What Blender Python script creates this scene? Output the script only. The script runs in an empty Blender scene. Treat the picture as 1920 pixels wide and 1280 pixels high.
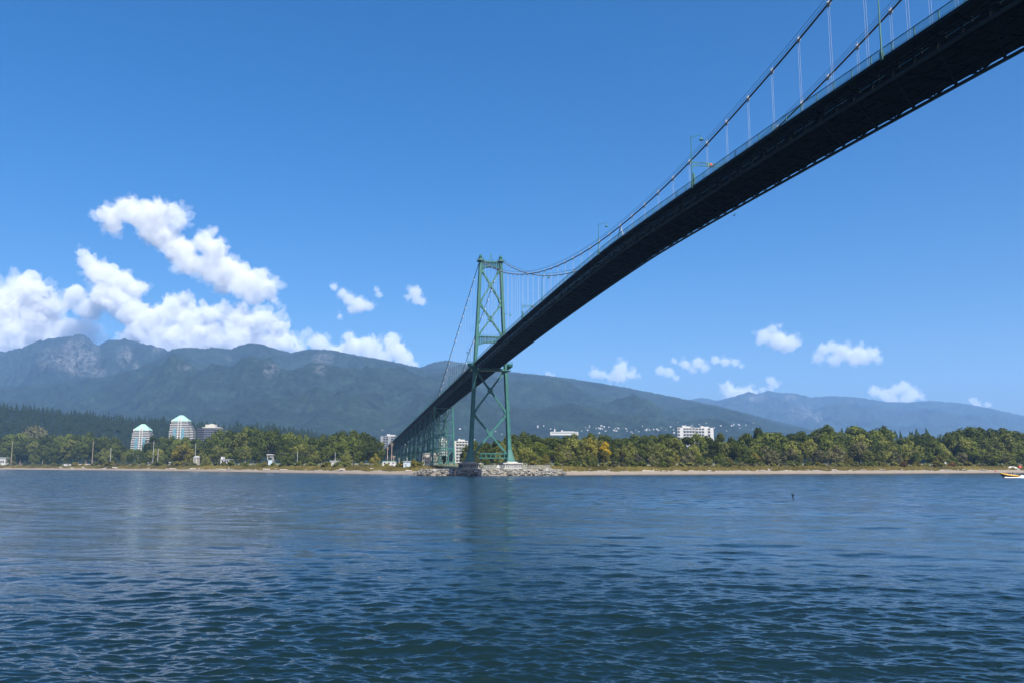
import bpy, math, random
import numpy as np
from mathutils import Vector, Matrix

random.seed(7); RNG = np.random.default_rng(11)
scene = bpy.context.scene
COL = scene.collection

# ------------------------------------------------------------------ camera model (used to survey the place)
F = 1612.5948; TH = math.radians(8.194197); CZ = 5.2
CT, ST = math.cos(TH), math.sin(TH)
def ray(u, v):
    x = (u-960)/F; y = (640-v)/F
    return np.array([x, CT-y*ST, ST+y*CT])
def at(u, v, Y):                      # survey point seen in direction (u,v) at northing Y
    d = ray(u, v); t = Y/d[1]
    return np.array([d[0]*t, Y, CZ+d[2]*t])
def ground_xy(u, Y, z=4.5):
    x = (u-960)/F*(Y*CT+(z-CZ)*ST)
    return x, Y
def zat(u, v, Y): return at(u, v, Y)[2]

AL = -0.2147
AX = np.array([math.sin(AL), math.cos(AL), 0.0]); PE = np.array([math.cos(AL), -math.sin(AL), 0.0])
M0 = np.array([32.1708, 247.9601, 0.0])
def P(s, l, z):                       # bridge coordinates: s along (positive towards the viewer), l across, z up
    p = M0-AX*s+PE*l
    return np.array([p[0], p[1], z])
BROT = math.atan2(PE[1], PE[0])
ST_ = -236.5
def deck_z(s):
    a = abs(s)
    if s < ST_: return 61.45-0.0487*(a-236.5)
    return 69.31-7.9082*(a/236.5)**1.4704

# ------------------------------------------------------------------ numpy noise
_perm = np.random.default_rng(3).permutation(256)
_perm = np.concatenate([_perm, _perm, _perm])
_grad = np.random.default_rng(4).normal(size=(256, 3)); _grad /= np.linalg.norm(_grad, axis=1)[:, None]
def perlin(p):
    p = np.asarray(p, float)
    i = np.floor(p).astype(int); f = p-i; w = f*f*f*(f*(f*6-15)+10)
    i &= 255
    r = 0
    for dx in (0, 1):
        for dy in (0, 1):
            for dz in (0, 1):
                h = _perm[_perm[_perm[(i[..., 0]+dx) & 255]+((i[..., 1]+dy) & 255)]+((i[..., 2]+dz) & 255)]
                g = _grad[h]
                d = f-np.array([dx, dy, dz])
                wt = (w[..., 0] if dx else 1-w[..., 0])*(w[..., 1] if dy else 1-w[..., 1])*(w[..., 2] if dz else 1-w[..., 2])
                r = r+wt*(g*d).sum(-1)
    return r*1.6
def fbm(p, oct=5, lac=2.03, gain=.5):
    p = np.asarray(p, float); a = 1; r = 0
    for k in range(oct):
        r = r+a*perlin(p+k*17.3); p = p*lac; a *= gain
    return r
def ridged(p, oct=5, lac=2.1, gain=.5):
    p = np.asarray(p, float); a = 1; r = 0
    for k in range(oct):
        r = r+a*(1-2*np.abs(perlin(p+k*9.7))); p = p*lac; a *= gain
    return r
def p3(x, y, z=0.0): return np.stack(np.broadcast_arrays(x, y, z), -1)

# ------------------------------------------------------------------ tagging
def tag(o, label=None, cat=None, group=None, kind=None):
    if label: o['label'] = label
    if cat: o['category'] = cat
    if group: o['group'] = group
    if kind: o['kind'] = kind
    return o
def empty(name, loc, rz=0.0, label=None, cat=None, group=None):
    o = bpy.data.objects.new(name, None); COL.objects.link(o)
    o.location = loc; o.rotation_euler = (0, 0, rz); o.empty_display_size = .5
    return tag(o, label, cat, group)
def copy_tree(o, parent=None):
    c = o.copy(); COL.objects.link(c)
    if parent: c.parent = parent
    for ch in o.children: copy_tree(ch, c)
    return c

class MB:
    def __init__(s): s.v = []; s.f = []; s.n = 0
    def add(s, V, Fc):
        b = s.n
        s.v.extend([tuple(map(float, q)) for q in V]); s.f.extend([tuple(b+i for i in q) for q in Fc]); s.n += len(V)
    def hexa(s, c): s.add(c, [(0, 3, 2, 1), (4, 5, 6, 7), (0, 1, 5, 4), (1, 2, 6, 5), (2, 3, 7, 6), (3, 0, 4, 7)])
    def box(s, c, d, rz=0.0):
        x, y, z = d[0]/2, d[1]/2, d[2]/2; co, si = math.cos(rz), math.sin(rz)
        s.hexa([(c[0]+a*co-b*si, c[1]+a*si+b*co, c[2]+e) for a, b, e in
                ((-x, -y, -z), (x, -y, -z), (x, y, -z), (-x, y, -z), (-x, -y, z), (x, -y, z), (x, y, z), (-x, y, z))])
    def beam(s, p, q, w, h, up=(0, 0, 1)):
        p = np.asarray(p, float); q = np.asarray(q, float); d = q-p; L = np.linalg.norm(d)
        if L < 1e-6: return
        d /= L; up = np.asarray(up, float); a = np.cross(d, up); n = np.linalg.norm(a)
        if n < 1e-3: a = np.cross(d, (1, 0, 0)); n = np.linalg.norm(a)
        a /= n; b = np.cross(a, d)
        a = a*w/2; b = b*h/2
        s.hexa([p-a-b, p+a-b, p+a+b, p-a+b, q-a-b, q+a-b, q+a+b, q-a+b])
    def tube(s, pts, r, n=8, cap=True):
        pts = [np.asarray(p, float) for p in pts]
        rs = r if hasattr(r, '__len__') else [r]*len(pts)
        V = []; Fc = []
        for i, p in enumerate(pts):
            d = pts[min(i+1, len(pts)-1)]-pts[max(i-1, 0)]; d /= (np.linalg.norm(d)+1e-12)
            a = np.cross(d, (0.13, 0.21, 1) if abs(d[2]) < .95 else (1, .1, 0)); a /= np.linalg.norm(a); b = np.cross(d, a)
            for k in range(n):
                t = 2*math.pi*k/n
                V.append(p+rs[i]*(a*math.cos(t)+b*math.sin(t)))
        for i in range(len(pts)-1):
            for k in range(n):
                k2 = (k+1) % n
                Fc.append((i*n+k, i*n+k2, (i+1)*n+k2, (i+1)*n+k))
        if cap:
            Fc.append(tuple(range(n-1, -1, -1))); m = (len(pts)-1)*n; Fc.append(tuple(m+k for k in range(n)))
        s.add(V, Fc)
    def loft(s, rings, cap=True):
        n = len(rings[0]); V = [p for r in rings for p in r]; Fc = []
        for i in range(len(rings)-1):
            for k in range(n):
                k2 = (k+1) % n
                Fc.append((i*n+k, i*n+k2, (i+1)*n+k2, (i+1)*n+k))
        if cap:
            Fc.append(tuple(range(n-1, -1, -1))); m = (len(rings)-1)*n; Fc.append(tuple(m+k for k in range(n)))
        s.add(V, Fc)
    def build(s, name, mat, parent=None, smooth=False):
        me = bpy.data.meshes.new(name); me.from_pydata(s.v, [], s.f); me.update()
        return link_mesh(name, me, mat, parent, smooth)
def link_mesh(name, me, mat, parent=None, smooth=False):
    if mat: me.materials.append(mat)
    if smooth: me.polygons.foreach_set('use_smooth', [True]*len(me.polygons))
    o = bpy.data.objects.new(name, me); COL.objects.link(o)
    if parent:
        o.parent = parent
    return o
def world_child(o, parent, root=None):   # child whose mesh is in world coordinates
    o.parent = parent; o.matrix_parent_inverse = Matrix.Translation(-Vector((root or parent).location))
    return o
def np_mesh(name, V, Q):
    me = bpy.data.meshes.new(name)
    V = np.ascontiguousarray(V, np.float32); Q = np.ascontiguousarray(Q, np.int32)
    k = Q.shape[1]
    me.vertices.add(len(V)); me.vertices.foreach_set('co', V.ravel())
    me.loops.add(Q.size); me.loops.foreach_set('vertex_index', Q.ravel())
    me.polygons.add(len(Q)); me.polygons.foreach_set('loop_start', np.arange(0, Q.size, k, dtype=np.int32))
    me.polygons.foreach_set('loop_total', np.full(len(Q), k, np.int32)); me.update(calc_edges=True); me.validate()
    return me
def grid_quads(nr, nc):
    i = np.arange(nr-1)[:, None]*nc+np.arange(nc-1)[None, :]
    return np.stack([i, i+1, i+nc+1, i+nc], -1).reshape(-1, 4)

# ------------------------------------------------------------------ materials
def new_mat(name):
    m = bpy.data.materials.new(name); m.use_nodes = True
    nt = m.node_tree
    return m, nt, nt.nodes['Principled BSDF'], nt.nodes['Material Output']
def N(nt, t, **kw):
    n = nt.nodes.new(t)
    for k, v in kw.items():
        if k.startswith('i_'):
            n.inputs[int(k[2:]) if k[2:].isdigit() else k[2:].replace('_', ' ')].default_value = v
        else: setattr(n, k, v)
    return n
def pmat(name, c, rough=.6, var=.25, scale=1.0, metal=0.0, c2=None, coords='Object', spec=.4):
    m, nt, b, out = new_mat(name)
    tc = N(nt, 'ShaderNodeTexCoord'); nz = N(nt, 'ShaderNodeTexNoise'); nz.inputs['Scale'].default_value = scale; nz.inputs['Detail'].default_value = 6
    nz.inputs['Roughness'].default_value = .65
    nt.links.new(tc.outputs[coords], nz.inputs['Vector'])
    mx = N(nt, 'ShaderNodeMix', data_type='RGBA')
    a = tuple(min(1, x*(1+var)) for x in c); d = c2 or tuple(x*(1-var) for x in c)
    mx.inputs[6].default_value = (*a, 1); mx.inputs[7].default_value = (*d, 1)
    rp = N(nt, 'ShaderNodeMapRange'); rp.inputs[1].default_value = .35; rp.inputs[2].default_value = .65
    nt.links.new(nz.outputs['Fac'], rp.inputs[0]); nt.links.new(rp.outputs[0], mx.inputs[0])
    nt.links.new(mx.outputs[2], b.inputs['Base Color'])
    b.inputs['Roughness'].default_value = rough; b.inputs['Metallic'].default_value = metal
    b.inputs['Specular IOR Level'].default_value = spec
    return m
def leafmat(name, c, var=.35):
    m, nt, b, out = new_mat(name); nt.nodes.remove(b)
    tc = N(nt, 'ShaderNodeTexCoord'); oi = N(nt, 'ShaderNodeObjectInfo')
    nz = N(nt, 'ShaderNodeTexNoise'); nz.inputs['Scale'].default_value = 5; nz.inputs['Detail'].default_value = 5
    nt.links.new(tc.outputs['Object'], nz.inputs['Vector'])
    ad = N(nt, 'ShaderNodeMath', operation='ADD'); nt.links.new(nz.outputs['Fac'], ad.inputs[0])
    ml = N(nt, 'ShaderNodeMath', operation='MULTIPLY_ADD'); ml.inputs[1].default_value = .5; ml.inputs[2].default_value = -.25
    nt.links.new(oi.outputs['Random'], ml.inputs[0]); nt.links.new(ml.outputs[0], ad.inputs[1])
    rp = N(nt, 'ShaderNodeMapRange'); rp.inputs[1].default_value = .25; rp.inputs[2].default_value = .75
    nt.links.new(ad.outputs[0], rp.inputs[0])
    mx = N(nt, 'ShaderNodeMix', data_type='RGBA')
    mx.inputs[6].default_value = (*(x*(1-var) for x in c), 1)
    mx.inputs[7].default_value = (c[0]*(1+var*1.25), c[1]*(1+var), c[2]*(1+var*.5), 1)
    nt.links.new(rp.outputs[0], mx.inputs[0])
    d = N(nt, 'ShaderNodeBsdfDiffuse'); t = N(nt, 'ShaderNodeBsdfTranslucent'); s = N(nt, 'ShaderNodeMixShader'); s.inputs[0].default_value = .22
    nt.links.new(mx.outputs[2], d.inputs['Color']); nt.links.new(mx.outputs[2], t.inputs['Color'])
    nt.links.new(d.outputs[0], s.inputs[1]); nt.links.new(t.outputs[0], s.inputs[2]); nt.links.new(s.outputs[0], out.inputs['Surface'])
    return m
MT = dict(
    tower=pmat('green_bridge_paint', (.0145, .092, .080), .55, .22, .35),
    shadegreen=pmat('shaded_green_paint', (.014, .062, .050), .7, .3, .2),  # darker bridge green: shade on the trestle bents put into the colour
    steel=pmat('shade_dark_bridge_steel', (.0045, .008, .009), .8, .3, .2, spec=.08),  # near black: the shade under the deck is put into this colour
    chord=pmat('dark_blue_steel', (.026, .043, .054), .7, .25, .2, spec=.15),
    rail=pmat('rail_paint', (.03, .12, .11), .5, .2, .5),
    cable=pmat('grey_cable', (.07, .072, .076), .55, .15, .5),
    clampm=pmat('galvanised', (.26, .26, .26), .5, .1, 2),
    rope=pmat('hanger_rope', (.36, .37, .38), .5, .1, 2),
    asphalt=pmat('asphalt', (.05, .05, .052), .9, .15, .5),
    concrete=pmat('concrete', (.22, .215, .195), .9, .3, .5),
    concrete_sunlit=pmat('sunlit_concrete', (.29, .285, .26), .9, .2, .4),
    white=pmat('white_wall', (.36, .355, .34), .7, .06, .3),
    cream=pmat('cream_wall', (.35, .335, .29), .7, .06, .3),
    copper=pmat('green_roof', (.21, .37, .30), .6, .08, .2),
    glass=pmat('blue_glass', (.09, .20, .25), .15, .2, .3, spec=.6),
    dark=pmat('dark_glass', (.02, .022, .03), .4, .2, .3, spec=.25),
    slate=pmat('slate_panel', (.075, .08, .095), .7, .12, .3),
    grey=pmat('grey_wall', (.17, .175, .185), .8, .12, .3),
    lightgrey=pmat('light_grey_wall', (.30, .31, .32), .8, .12, .3),
    roofgrey=pmat('grey_roof', (.14, .14, .145), .9, .2, .5),
    beige=pmat('beige_wall', (.32, .29, .235), .8, .1, .3),
    yellow=pmat('yellow_paint', (.50, .28, .02), .5, .1, .5),
    bluegrey=pmat('pale_blue_wall', (.30, .36, .40), .7, .08, .3),
    wood=pmat('pole_wood', (.26, .20, .15), .9, .3, 1),
    drift=pmat('driftwood', (.32, .30, .265), .9, .3, .5, c2=(.24, .2, .17)),
    bark=pmat('bark', (.10, .085, .065), .95, .3, 2),
    black=pmat('black_rubber', (.015, .015, .016), .5, .2, 2),
    red=pmat('red_paint', (.45, .03, .03), .5, .1, 2),
    skin=pmat('skin', (.45, .28, .2), .6, .1, 4),
    cloth=pmat('orange_cloth', (.5, .16, .06), .9, .15, 4),
    navy=pmat('navy_cloth', (.03, .04, .08), .9, .15, 4),
    foam=pmat('white_foam', (.7, .72, .73), .8, .06, 1),
)
LEAF = dict(
    dark=leafmat('leaf_dark', (.043, .058, .015)),
    mid=leafmat('leaf_mid', (.074, .094, .021)),
    olive=leafmat('leaf_olive', (.118, .130, .035)),
    bright=leafmat('leaf_bright', (.096, .120, .024)),
    yellow=leafmat('leaf_yellow', (.22, .16, .012)),
    rust=leafmat('leaf_rust', (.12, .07, .026)),
    gold=leafmat('leaf_gold', (.132, .124, .026)),
    grey=leafmat('leaf_grey', (.10, .10, .05)),
    conifer=leafmat('leaf_conifer', (.020, .031, .013)),
)

# ------------------------------------------------------------------ world, sun, camera
SUN_EL = math.radians(48.0)
h_ = np.array([.25, .864])            # across (from the east side) / along (from behind the viewer) per unit of height
dirv = PE*h_[0]-AX*h_[1]+np.array([0, 0, 1.0]); dirv /= np.linalg.norm(dirv)
sun_az = math.atan2(dirv[0], dirv[1])
w = bpy.data.worlds.new('World'); scene.world = w; w.use_nodes = True
nt = w.node_tree; bg = nt.nodes['Background']
sky = N(nt, 'ShaderNodeTexSky'); sky.sky_type = 'NISHITA'; sky.sun_disc = False
sky.sun_elevation = math.asin(dirv[2]); sky.sun_rotation = sun_az
sky.air_density = 1.0; sky.dust_density = 2.8; sky.ozone_density = 6.0; sky.altitude = 0
hs = N(nt, 'ShaderNodeHueSaturation'); hs.inputs['Saturation'].default_value = 1.40; hs.inputs['Hue'].default_value = .503; nt.links.new(sky.outputs[0], hs.inputs['Color']); nt.links.new(hs.outputs[0], bg.inputs['Color']); bg.inputs['Strength'].default_value = .067
sl = bpy.data.lights.new('Sun', 'SUN'); sl.energy = 5.0; sl.angle = math.radians(.53); sl.color = (1, .96, .9)
so = bpy.data.objects.new('Sun', sl); COL.objects.link(so)
so.rotation_euler = Vector(dirv).to_track_quat('Z', 'Y').to_euler(); so.location = (0, 0, 300)
cam = bpy.data.cameras.new('Camera'); cam.sensor_width = 36; cam.lens = 36*F/1920; cam.clip_start = .5; cam.clip_end = 80000
co = bpy.data.objects.new('Camera', cam); COL.objects.link(co); co.location = (0, 0, CZ); co.rotation_euler = (math.pi/2+TH, 0, 0)
scene.camera = co
vs = scene.view_settings; vs.view_transform = 'Standard'; vs.look = 'None'; vs.exposure = 1.15; vs.gamma = 1
scene.cycles.use_denoising = True
scene.cycles.max_bounces = 16; scene.cycles.diffuse_bounces = 3; scene.cycles.glossy_bounces = 3
scene.cycles.transparent_max_bounces = 16; scene.cycles.volume_bounces = 3; scene.cycles.transmission_bounces = 4
scene.cycles.sample_clamp_indirect = 6

#SECTION_WATER
# ------------------------------------------------------------------ shoreline
WL_U = [-900, -300, 0, 200, 400, 600, 780, 860, 960, 1050, 1200, 1400, 1650, 1850, 1920, 2300, 3000]
WL_V = [877.8, 878.5, 879.2, 880.6, 883.2, 886.2, 889.2, 890, 890.3, 890, 888.8, 887.8, 886.8, 885.8, 885.4, 884, 882]
def shore_D(u):
    v = np.interp(u, WL_U, WL_V)
    y = (640-v)/F; return -CZ*(CT-y*ST)/(ST+y*CT)
def land_z(d):
    return np.interp(d, [-30, 0, 8, 18, 26, 36, 120, 400, 1400], [-2.0, 0, 1.3, 2.6, 3.7, 4.3, 5.0, 7, 12])

# ------------------------------------------------------------------ water
def make_water():
    rows = []; r = 5.0
    while r < 470:
        rows.append(r); r += min(max(r*r/4472*.4, .028), .42 if r < 200 else .56)
    while r < 2600:
        rows.append(r); r *= 1.02
    rows = np.array(rows, np.float32)
    a = math.radians(34)
    az = np.concatenate([np.linspace(math.radians(-88), -a, 60)[:-1], np.linspace(-a, a, 1000), np.linspace(a, math.radians(88), 60)[1:]])
    R, A = np.meshgrid(rows, az, indexing='ij')
    X = (R*np.sin(A)).astype(np.float32); Y = (R*np.cos(A)).astype(np.float32)
    sp_r = np.gradient(rows)[:, None]; sp_c = R*(2*a/1000)
    Z = np.zeros_like(X); DX = np.zeros_like(X); DY = np.zeros_like(X)
    rg = np.random.default_rng(21)
    warp = fbm(p3(X/45, Y/45), 3)
    gust = np.clip(.95+.5*fbm(p3(X/38+9, Y/60), 3), .45, 1.6).astype(np.float32); warp = warp.astype(np.float32)
    # calmer, longer swell off to the right where the wake of the ferry passes
    for k in range(140):
        lam = .10*(1.5/.10)**rg.random() if k < 110 else rg.uniform(1.5, 3.2) if k < 132 else rg.uniform(3.5, 7.5)
        th = math.radians(-97)+rg.normal()*.36
        if lam > 1.5: th = math.radians(-108)+rg.normal()*.35
        kx, ky = np.float32(2*math.pi/lam*math.cos(th)), np.float32(2*math.pi/lam*math.sin(th))
        amp = .0036*lam**.62 if k < 110 else .0031*lam**.6 if k < 132 else .015
        att = np.clip((lam/np.maximum(sp_r*abs(math.sin(th))+sp_c*abs(math.cos(th))*.3, sp_c)-2.5)/3, 0, 1)
        ph = kx*X+ky*Y+np.float32(rg.random()*6.28)+warp*np.float32(1.2)
        g = gust if lam < 5 else 1.0
        Z += amp*att*np.cos(ph)*g
        q = .6*amp*att*g
        DX -= q*math.cos(th)*np.sin(ph); DY -= q*math.sin(th)*np.sin(ph)
    V = np.stack([X+DX, Y+DY, Z], -1).reshape(-1, 3)
    me = np_mesh('water', V, grid_quads(*X.shape)[:, ::-1])
    m, nt, b, out = new_mat('sea_water')
    b.inputs['Base Color'].default_value = (.0038, .0108, .0120, 1)
    b.inputs['Roughness'].default_value = .07; b.inputs['IOR'].default_value = 1.333
    tc = N(nt, 'ShaderNodeTexCoord')
    mp = N(nt, 'ShaderNodeMapping'); mp.inputs['Scale'].default_value = (.5, 1.45, 1); mp.inputs['Rotation'].default_value = (0, 0, .12)
    nt.links.new(tc.outputs['Object'], mp.inputs['Vector'])
    n1 = N(nt, 'ShaderNodeTexNoise'); n1.inputs['Scale'].default_value = 5.0; n1.inputs['Detail'].default_value = 2; n1.inputs['Roughness'].default_value = .45; n1.inputs['Distortion'].default_value = .3
    n2 = N(nt, 'ShaderNodeTexNoise'); n2.inputs['Scale'].default_value = .42; n2.inputs['Detail'].default_value = 3; n2.inputs['Roughness'].default_value = .5
    n3 = N(nt, 'ShaderNodeTexNoise'); n3.inputs['Scale'].default_value = .03; n3.inputs['Detail'].default_value = 3
    for n in (n1, n2, n3): nt.links.new(mp.outputs[0], n.inputs['Vector'])
    b1 = N(nt, 'ShaderNodeBump'); b1.inputs['Strength'].default_value = 1; b1.inputs['Distance'].default_value = .05
    b2 = N(nt, 'ShaderNodeBump'); b2.inputs['Strength'].default_value = 1; b2.inputs['Distance'].default_value = .42
    # far off the sheet carries its chop as bump where the mesh is too coarse for it
    ln = N(nt, 'ShaderNodeVectorMath', operation='LENGTH'); nt.links.new(tc.outputs['Object'], ln.inputs[0])
    mr = N(nt, 'ShaderNodeMapRange'); mr.inputs[1].default_value = 60; mr.inputs[2].default_value = 320; mr.inputs[3].default_value = .02; mr.inputs[4].default_value = .62
    nt.links.new(ln.outputs['Value'], mr.inputs[0]); b2d = N(nt, 'ShaderNodeMath', operation='MULTIPLY'); nt.links.new(mr.outputs[0], b2d.inputs[0]); nt.links.new(b2d.outputs[0], b2.inputs['Distance'])
    rg_ = N(nt, 'ShaderNodeMapRange'); rg_.inputs[1].default_value = .38; rg_.inputs[2].default_value = .62; rg_.inputs[3].default_value = .012; rg_.inputs[4].default_value = .028
    nt.links.new(n3.outputs['Fac'], rg_.inputs[0]); nt.links.new(rg_.outputs[0], b1.inputs['Distance'])
    mr2 = N(nt, 'ShaderNodeMapRange'); mr2.inputs[1].default_value = 40; mr2.inputs[2].default_value = 260; mr2.inputs[3].default_value = .035; mr2.inputs[4].default_value = .15
    nt.links.new(ln.outputs['Value'], mr2.inputs[0])
    mp4 = N(nt, 'ShaderNodeMapping'); mp4.inputs['Scale'].default_value = (.09, .025, 1); nt.links.new(tc.outputs['Object'], mp4.inputs['Vector'])
    n4 = N(nt, 'ShaderNodeTexNoise'); n4.inputs['Scale'].default_value = 1; n4.inputs['Detail'].default_value = 6; n4.inputs['Roughness'].default_value = .7; nt.links.new(mp4.outputs[0], n4.inputs['Vector'])
    r4 = N(nt, 'ShaderNodeMapRange'); r4.inputs[1].default_value = .35; r4.inputs[2].default_value = .65; r4.inputs[3].default_value = .7; r4.inputs[4].default_value = 1.3; nt.links.new(n4.outputs['Fac'], r4.inputs[0])
    m4 = N(nt, 'ShaderNodeMath', operation='MULTIPLY'); nt.links.new(mr2.outputs[0], m4.inputs[0]); nt.links.new(r4.outputs[0], m4.inputs[1]); nt.links.new(m4.outputs[0], b.inputs['Roughness']); nt.links.new(r4.outputs[0], b2d.inputs[1])
    nt.links.new(n1.outputs['Fac'], b1.inputs['Height']); nt.links.new(n2.outputs['Fac'], b2.inputs['Height'])
    nt.links.new(b1.outputs[0], b2.inputs['Normal']); nt.links.new(b2.outputs[0], b.inputs['Normal'])
    o = link_mesh('water', me, m, smooth=True)
    tag(o, 'dark blue rippled sea water of the narrows', 'water', kind='structure')
make_water()

#SECTION_LAND
# ------------------------------------------------------------------ beach and ground
def land_strip(name, ds, mat, label, cat, jitter=0.0, cols=900, umin=-900, umax=2900):
    u = np.linspace(umin, umax, cols); D = shore_D(u)
    D = D*(1+0.006*np.interp(u, np.linspace(umin, umax, 160), RNG.normal(size=160)*0)) + 1.6*fbm(p3(u/14, u*0), 4)
    ds = np.array(ds, float)
    Y = D[None, :]+ds[:, None]
    X = (u[None, :]-960)/F*Y*CT
    Z = land_z(ds)[:, None]+0*Y
    Z = Z+jitter*np.clip(ds[:, None]/10, 0, 1)*fbm(p3(X/9, Y/9), 4)
    me = np_mesh(name, np.stack([X, Y, Z], -1).reshape(-1, 3), grid_quads(len(ds), cols))
    return tag(link_mesh(name, me, mat, smooth=True), label, cat, kind='structure')
def ground_mats():
    m, nt, b, out = new_mat('sand')
    tc = N(nt, 'ShaderNodeTexCoord'); sx = N(nt, 'ShaderNodeSeparateXYZ'); nt.links.new(tc.outputs['Object'], sx.inputs[0])
    nz = N(nt, 'ShaderNodeTexNoise'); nz.inputs['Scale'].default_value = .35; nz.inputs['Detail'].default_value = 8; nz.inputs['Roughness'].default_value = .7
    nt.links.new(tc.outputs['Object'], nz.inputs['Vector'])
    ad = N(nt, 'ShaderNodeMath', operation='MULTIPLY_ADD'); ad.inputs[1].default_value = 2.2; ad.inputs[2].default_value = -1.1
    nt.links.new(nz.outputs['Fac'], ad.inputs[0])
    a2 = N(nt, 'ShaderNodeMath', operation='ADD'); nt.links.new(ad.outputs[0], a2.inputs[0]); nt.links.new(sx.outputs['Z'], a2.inputs[1])
    cr = N(nt, 'ShaderNodeValToRGB')
    mr = N(nt, 'ShaderNodeMapRange'); mr.inputs[1].default_value = -.5; mr.inputs[2].default_value = 5; nt.links.new(a2.outputs[0], mr.inputs[0])
    nt.links.new(mr.outputs[0], cr.inputs[0])
    e = cr.color_ramp.elements; e[0].position = 0.0; e[0].color = (.07, .055, .045, 1); e[1].position = .16; e[1].color = (.15, .115, .085, 1)
    for p_, c_ in ((.22, (.155, .130, .10)), (.45, (.18, .152, .12)), (.6, (.125, .114, .094)), (.75, (.10, .095, .065))):
        n_ = e.new(p_); n_.color = (*c_, 1)
    nt.links.new(cr.outputs[0], b.inputs['Base Color']); b.inputs['Roughness'].default_value = .95
    g = pmat('meadow_ground', (.10, .095, .04), .95, .35, .06, c2=(.055, .06, .022))
    return m, g
sandm, groundm = ground_mats()
land_strip('beach', [-30, -15, -6, -2, 0, 1, 2.5, 4.5, 7, 10, 13, 16], sandm, 'pale sandy beach along the far shore', 'beach', .35)
land_strip('ground', [16, 19, 22, 25, 28, 32, 36, 42, 50, 60, 75, 95, 120, 160, 220, 320, 500, 900, 1500, 3000, 6500, 12000], groundm, 'grassy flat land behind the beach', 'ground', .3)

# ------------------------------------------------------------------ mountains
def mountain_mat(name, c, rockc=(.22, .20, .18), nscale=.006):
    m, nt, b, out = new_mat(name)
    tc = N(nt, 'ShaderNodeTexCoord')
    n1 = N(nt, 'ShaderNodeTexNoise'); n1.inputs['Scale'].default_value = nscale; n1.inputs['Detail'].default_value = 9; n1.inputs['Roughness'].default_value = .72
    n2 = N(nt, 'ShaderNodeTexNoise'); n2.inputs['Scale'].default_value = .035; n2.inputs['Detail'].default_value = 5; n2.inputs['Roughness'].default_value = .75
    for n in (n1, n2): nt.links.new(tc.outputs['Object'], n.inputs['Vector'])
    mx = N(nt, 'ShaderNodeMix', data_type='RGBA'); mx.inputs[6].default_value = (*(x*.55 for x in c), 1); mx.inputs[7].default_value = (*(x*1.6 for x in c), 1)
    rp = N(nt, 'ShaderNodeMapRange'); rp.inputs[1].default_value = .36; rp.inputs[2].default_value = .64; nt.links.new(n1.outputs['Fac'], rp.inputs[0]); nt.links.new(rp.outputs[0], mx.inputs[0])
    fx = N(nt, 'ShaderNodeMix', data_type='RGBA', blend_type='MULTIPLY'); fx.inputs[0].default_value = 1
    fr_ = N(nt, 'ShaderNodeMapRange'); fr_.inputs[1].default_value = .3; fr_.inputs[2].default_value = .7; fr_.inputs[3].default_value = .35; fr_.inputs[4].default_value = 1.6
    nt.links.new(n2.outputs['Fac'], fr_.inputs[0]); nt.links.new(mx.outputs[2], fx.inputs[6]); nt.links.new(fr_.outputs[0], fx.inputs[7]); mx = fx
    at_ = N(nt, 'ShaderNodeAttribute', attribute_name='rock')
    ml = N(nt, 'ShaderNodeMath', operation='MULTIPLY'); r2 = N(nt, 'ShaderNodeMapRange'); r2.inputs[1].default_value = .40; r2.inputs[2].default_value = .60
    nt.links.new(n2.outputs['Fac'], r2.inputs[0]); nt.links.new(at_.outputs['Fac'], ml.inputs[0]); nt.links.new(r2.outputs[0], ml.inputs[1])
    mr = N(nt, 'ShaderNodeMix', data_type='RGBA'); nt.links.new(ml.outputs[0], mr.inputs[0]); nt.links.new(mx.outputs[2], mr.inputs[6]); mr.inputs[7].default_value = (*rockc, 1)
    nt.links.new(mr.outputs[2], b.inputs['Base Color']); b.inputs['Roughness'].default_value = 1; b.inputs['Specular IOR Level'].default_value = .1
    bp = N(nt, 'ShaderNodeBump'); bp.inputs['Strength'].default_value = .9; bp.inputs['Distance'].default_value = 22
    nt.links.new(n2.outputs['Fac'], bp.inputs['Height']); nt.links.new(bp.outputs[0], b.inputs['Normal'])
    return m
TERR = {}
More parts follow.
